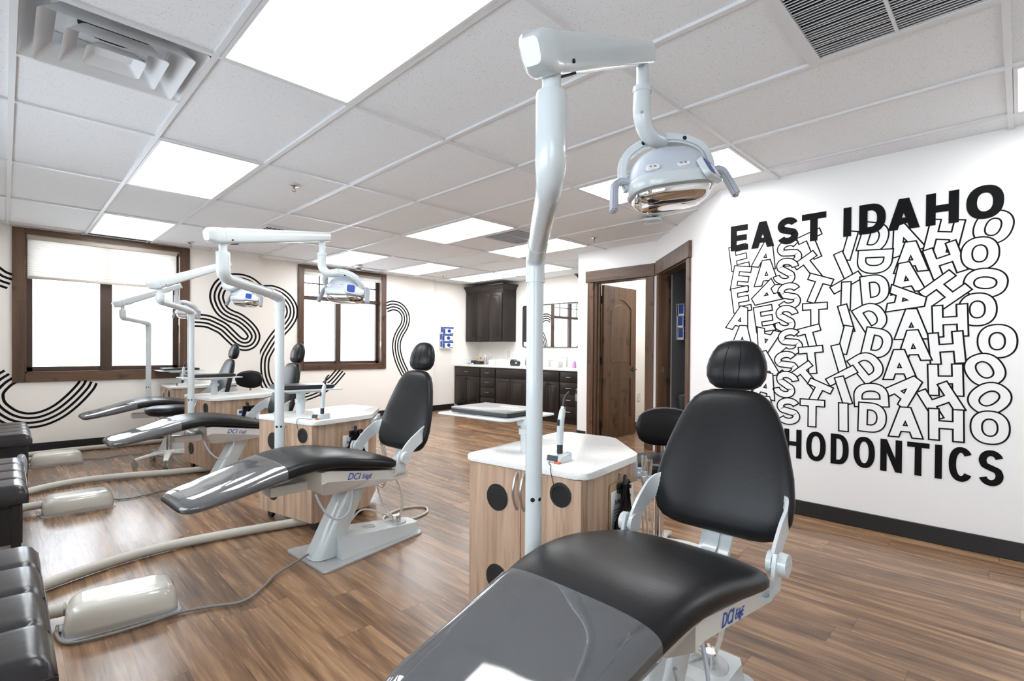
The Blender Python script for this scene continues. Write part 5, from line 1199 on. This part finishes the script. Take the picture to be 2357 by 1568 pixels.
def upper_cab(lab, y0, y1, n):
    t = thing('upper_cabinet', lab, 'cabinet', (0, 0, 0), 0, 'dark upper cabinets'); x0 = XK - .335
    bm = B(); box(bm, x0, XK - .004, y0, y1, 1.295, 2.27); obj('carcass', bm, 'esp', t)
    bm = B()
    for q in ((y0, y0 + .013, 1.295, 2.27), (y1 - .013, y1, 1.295, 2.27), (y0 + .013, y1 - .013, 1.295, 1.308), (y0 + .013, y1 - .013, 2.192, 2.27)): box(bm, x0 - .004, x0, *q)
    obj('face_frame', bm, 'esp', t)
    w = (y1 - y0 - .03) / n
    for k in range(n):
        bm = B(); raised(bm, y0 + .015 + k * w + .003, y0 + .015 + (k + 1) * w - .003, 1.31, 2.19, x0 - .0005); d = obj('door', bm, 'esp', t, True)
        hy = y0 + .015 + k * w + (.03 if k % 2 == 0 else w - .03)
        bm = B(); cyl(bm, (x0 - .02, hy, 1.37), (x0 - .034, hy, 1.37), .005, n=10); cyl(bm, (x0 - .034, hy, 1.37), (x0 - .046, hy, 1.37), .014, .011, n=16); obj('knob', bm, 'blackp', d, True)
    bm = B(); y1c = min(y1 + .06, Y3 - .004)
    prof = [(0, 2.25), (.012, 2.26), (.02, 2.29), (.045, 2.325), (.06, 2.335), (.06, 2.352), (0, 2.352)]
    prev = None
    for o, z in prof[:-1]:
        ring = [bm.verts.new(p) for p in ((XK - .004, y0 - o, z), (x0 - o, y0 - o, z), (x0 - o, min(y1 + o, Y3 - .004), z), (XK - .004, min(y1 + o, Y3 - .004), z))]
        if prev:
            for i in range(4): bm.faces.new([prev[i], prev[(i + 1) % 4], ring[(i + 1) % 4], ring[i]])
        prev = ring
    bm.faces.new(prev); obj('crown_moulding', bm, 'esp', t, True)
upper_cab('dark three-door upper cabinet with crown moulding in the kitchen corner', 6.74, 7.79, 3)
upper_cab('dark upper cabinet mostly hidden behind the white door wall', 4.24, 4.985, 2)
t = thing('wall_mirror', 'black framed mirror above the kitchen counter', 'mirror', (XK - .003, 5.90, 1.57), 0)
R = Matrix(((0, 0, -1, 0), (1, 0, 0, 0), (0, 1, 0, 0), (0, 0, 0, 1)))
bm = B(); A = rrect(1.30, .76, .045); C = rrect(1.27, .73, .035); n = len(A)
a = [bm.verts.new(R @ V((*p, 0))) for p in A]; b = [bm.verts.new(R @ V((*p, .02))) for p in A]; c = [bm.verts.new(R @ V((*p, .02))) for p in C]; d = [bm.verts.new(R @ V((*p, .008))) for p in C]
for i in range(n):
    j = (i + 1) % n
    for q in ((a[i], a[j], b[j], b[i]), (b[i], b[j], c[j], c[i]), (c[i], c[j], d[j], d[i])): bm.faces.new(q)
obj('frame', bm, 'blackp', t, True)
bm = B(); prism(bm, C, .004, .008, mat=R); obj('mirror_glass', bm, 'mirror', t)
# counter items
ZT = .8625
def bottle(label, x, y, mat, h=.13, r=.028, cat='soap bottle'):
    t = thing('soap_bottle', label, cat, (x, y, ZT))
    bm = B(); lathe(bm, [(r * .9, 0), (r, .006), (r, h * .75), (r * .75, h * .9), (r * .4, h)], n=20); obj('bottle', bm, mat, t, True)
    bm = B(); cyl(bm, (0, 0, h), (0, 0, h + .025), r * .42, n=14); cyl(bm, (0, 0, h + .02), (0, 0, h + .05), .004, n=8); tube(bm, [(0, 0, h + .05), (-.03, 0, h + .05), (-.036, 0, h + .043)], .005, 8); obj('pump', bm, 'paper', t, True)
def faucet(label, x, y):
    t = thing('faucet', label, 'faucet', (x, y, ZT))
    bm = B(); cyl(bm, (0, 0, 0), (0, 0, .19), .017, n=18); tube(bm, fillet([(0, 0, .15), (-.07, 0, .17), (-.13, 0, .165), (-.135, 0, .14)], .02, 4), .012, 12); obj('spout', bm, 'chrome', t, True)
    bm = B(); cyl(bm, (0, 0, .19), (0, 0, .21), .017, n=18); box(bm, -.06, 0, -.008, .008, .205, .215, .003, 1); obj('lever', bm, 'chrome', t, True)
XC = 6.38
bm = B(); box(bm, XC - .05, XC + .02, 7.735, 7.775, ZT, ZT + .006, .002, 1); tag(obj('tablet_phone', bm, 'blackp'), 'thin dark slab lying at the left end of the countertop', 'device')
t = thing('black_organizer', 'small black box on the counter, leftmost of the upright items', 'box', (XC, 7.62, ZT))
bm = B(); box(bm, -.04, .04, -.05, .05, 0, .07, .004, 1); obj('box', bm, 'blackp', t); bm = B(); box(bm, -.043, -.04, -.03, .03, 0, .02); obj('label_window', bm, 'paper', t)
t = thing('candy_tray', 'black tray of yellow and green wrapped sweets on the counter', 'tray', (XC, 7.45, ZT))
bm = B(); box(bm, -.06, .06, -.075, .075, 0, .06, .005, 1); obj('tray', bm, 'blackp', t, True)
random.seed(5)
for k in range(14):
    bm = B(); x, y, z = random.uniform(-.045, .045), random.uniform(-.06, .06), .065 + random.uniform(0, .075); loft(bm, [[(x, y + q * .018, z), (.014 * c, 0, 0), (0, 0, .010 * c), (0, 0, -.010 * c), 2] for q, c in ((-1, .3), (-.6, .9), (0, 1), (.6, .9), (1, .3))], 10); obj('sweet', bm, ['yellow', 'green', 'yellow', 'paper', 'orange'][k % 5], t, True)
bottle('clear pump bottle on the counter right of the sweets', XC, 7.29, 'lens', .14, .03, 'bottle')
bottle('tall clear bottle leaning close to the clear pump bottle', XC + .06, 7.22, 'lens', .17, .022, 'bottle')
for lab, y, w, h in (('white supply tray below the cream outlet on the counter', 7.02, .17, .09), ('second white supply tray, right of the first on the counter', 6.84, .13, .10)):
    t = thing('supply_tray', lab, 'tray', (XC, y, ZT)); bm = B(); box(bm, -.08, .08, -w / 2, w / 2, 0, .006)
    for q in ((-.08, -.075, -w / 2, w / 2), (.075, .08, -w / 2, w / 2), (-.075, .075, -w / 2, -w / 2 + .005), (-.075, .075, w / 2 - .005, w / 2)): box(bm, *q, .006, h)
    obj('tray', bm, 'paper', t); bm = B()
    for k in range(4): box(bm, -.06, .06, -w / 2 + .02 + k * w * .22, -w / 2 + .02 + k * w * .22 + w * .14, .006, h + .01 + .004 * k, .003, 1)
    obj('packets', bm, 'whitew', t)
t = thing('tissue_box', 'white cube box on the counter left of the blue bottle', 'box', (XC, 6.63, ZT)); bm = B(); box(bm, -.06, .06, -.07, .07, 0, .10, .004, 1); obj('carton', bm, 'paper', t, True); bm = B(); box(bm, -.02, .02, -.03, .03, .1, .102); obj('slot', bm, 'grey', t)
bottle('blue soap bottle on the counter left of the near light post', XC, 6.47, 'soap', .12, .028)
t = thing('tape_dispenser', 'black round-ended gadget on the counter just left of the near light post', 'tape dispenser', (6.26, 6.36, ZT))
bm = B(); box(bm, -.04, .04, -.09, .09, 0, .045, .015, 3); cyl(bm, (-.035, .04, .06), (.035, .04, .06), .055, n=24); cyl(bm, (-.03, -.055, .05), (.03, -.055, .05), .045, n=24); obj('body', bm, 'blackp', t, True)
bm = B(); cyl(bm, (-.034, -.055, .05), (-.0305, -.055, .05), .022, n=20); obj('reel', bm, 'grey', t, True)
faucet('chrome faucet left of the near light post on the kitchen counter', 6.50, 6.33)
faucet('chrome faucet right of the near light post on the kitchen counter', 6.48, 5.36)
for lab, y, w, h in (('white supply box on the counter just right of the near light post', 5.72, .18, .11), ('wide white supply box left of the right faucet', 5.50, .16, .085)):
    t = thing('supply_box', lab, 'box', (XC, y, ZT)); bm = B(); box(bm, -.06, .06, -w / 2, w / 2, 0, h, .006, 2); obj('body', bm, 'whitew', t, True); bm = B(); box(bm, -.062, .062, -w / 2 - .002, w / 2 + .002, h, h + .008, .002, 1); obj('lid', bm, 'paper', t, True)
bottle('pink soap bottle at the right end of the visible counter', 6.33, 5.09, 'pink', .11, .032)
t = outlet('cream outlet on the wall under the upper cabinets', (XK, 6.93, 1.06), radians(-90)); t = outlet('small white outlet on the wall under the mirror', (XK, 5.70, 1.09), radians(-90))
t = thing('waste_bin', 'slim black bin with a white liner at the end of the white door wall', 'bin', (5.66, 4.36, 0))
bm = B(); lathe(bm, [(.10, 0), (.105, .01), (.13, .52), (.128, .52)], n=28); obj('bin', bm, 'blackp', t, True)
bm = B(); lathe(bm, [(.1315, .44), (.1335, .53), (.136, .54), (.12, .53)], n=28); obj('liner', bm, 'bag', t, True)
bm = B(); lathe(bm, [(.13, .545), (.13, .60), (.09, .62)], n=28); obj('lid', bm, 'blackp', t, True)

# ------------------------------------------------------------------ ground outside
bm = B(); box(bm, -14, 20, 8.2, 40, -1.2, -1.0); box(bm, -30, -1.2, -14, 8.2, -1.2, -1.0); g = obj('ground', bm, 'snow'); struct(g)

# ------------------------------------------------------------------ world, camera, view
w = bpy.data.worlds.new('sky'); SC.world = w; w.use_nodes = True; nt = w.node_tree; nt.nodes.clear()
bg = nt.nodes.new('ShaderNodeBackground'); bg.inputs[0].default_value = (.84, .92, 1, 1); bg.inputs[1].default_value = 8.5
o = nt.nodes.new('ShaderNodeOutputWorld'); nt.links.new(bg.outputs[0], o.inputs[0])

cam = bpy.data.cameras.new('camera'); co = bpy.data.objects.new('camera', cam); COL.objects.link(co)
YAW, PIT, ROL = .7725, -.0085, .0078
fw = V((cos(YAW) * cos(PIT), sin(YAW) * cos(PIT), sin(PIT))); r = V((sin(YAW), -cos(YAW), 0)); u = r.cross(fw)
rt = r * cos(ROL) + u * sin(ROL); up = u * cos(ROL) - r * sin(ROL)
mw = Matrix((rt, up, -fw)).transposed().to_4x4(); mw.translation = (0, 0, 1.152); co.matrix_world = mw
cam.sensor_width = 36; cam.sensor_fit = 'HORIZONTAL'; cam.lens = 36 * 1169.7 / 2357
cam.shift_x = -(1210.25 - 1178.5) / 2357; cam.shift_y = (814.7 - 784) / 2357; cam.clip_start = .02; cam.clip_end = 200
SC.camera = co
vs = SC.view_settings
vs.view_transform = 'Standard'; vs.look = 'None'; vs.exposure = -0.06; vs.gamma = 1; vs.use_curve_mapping = False
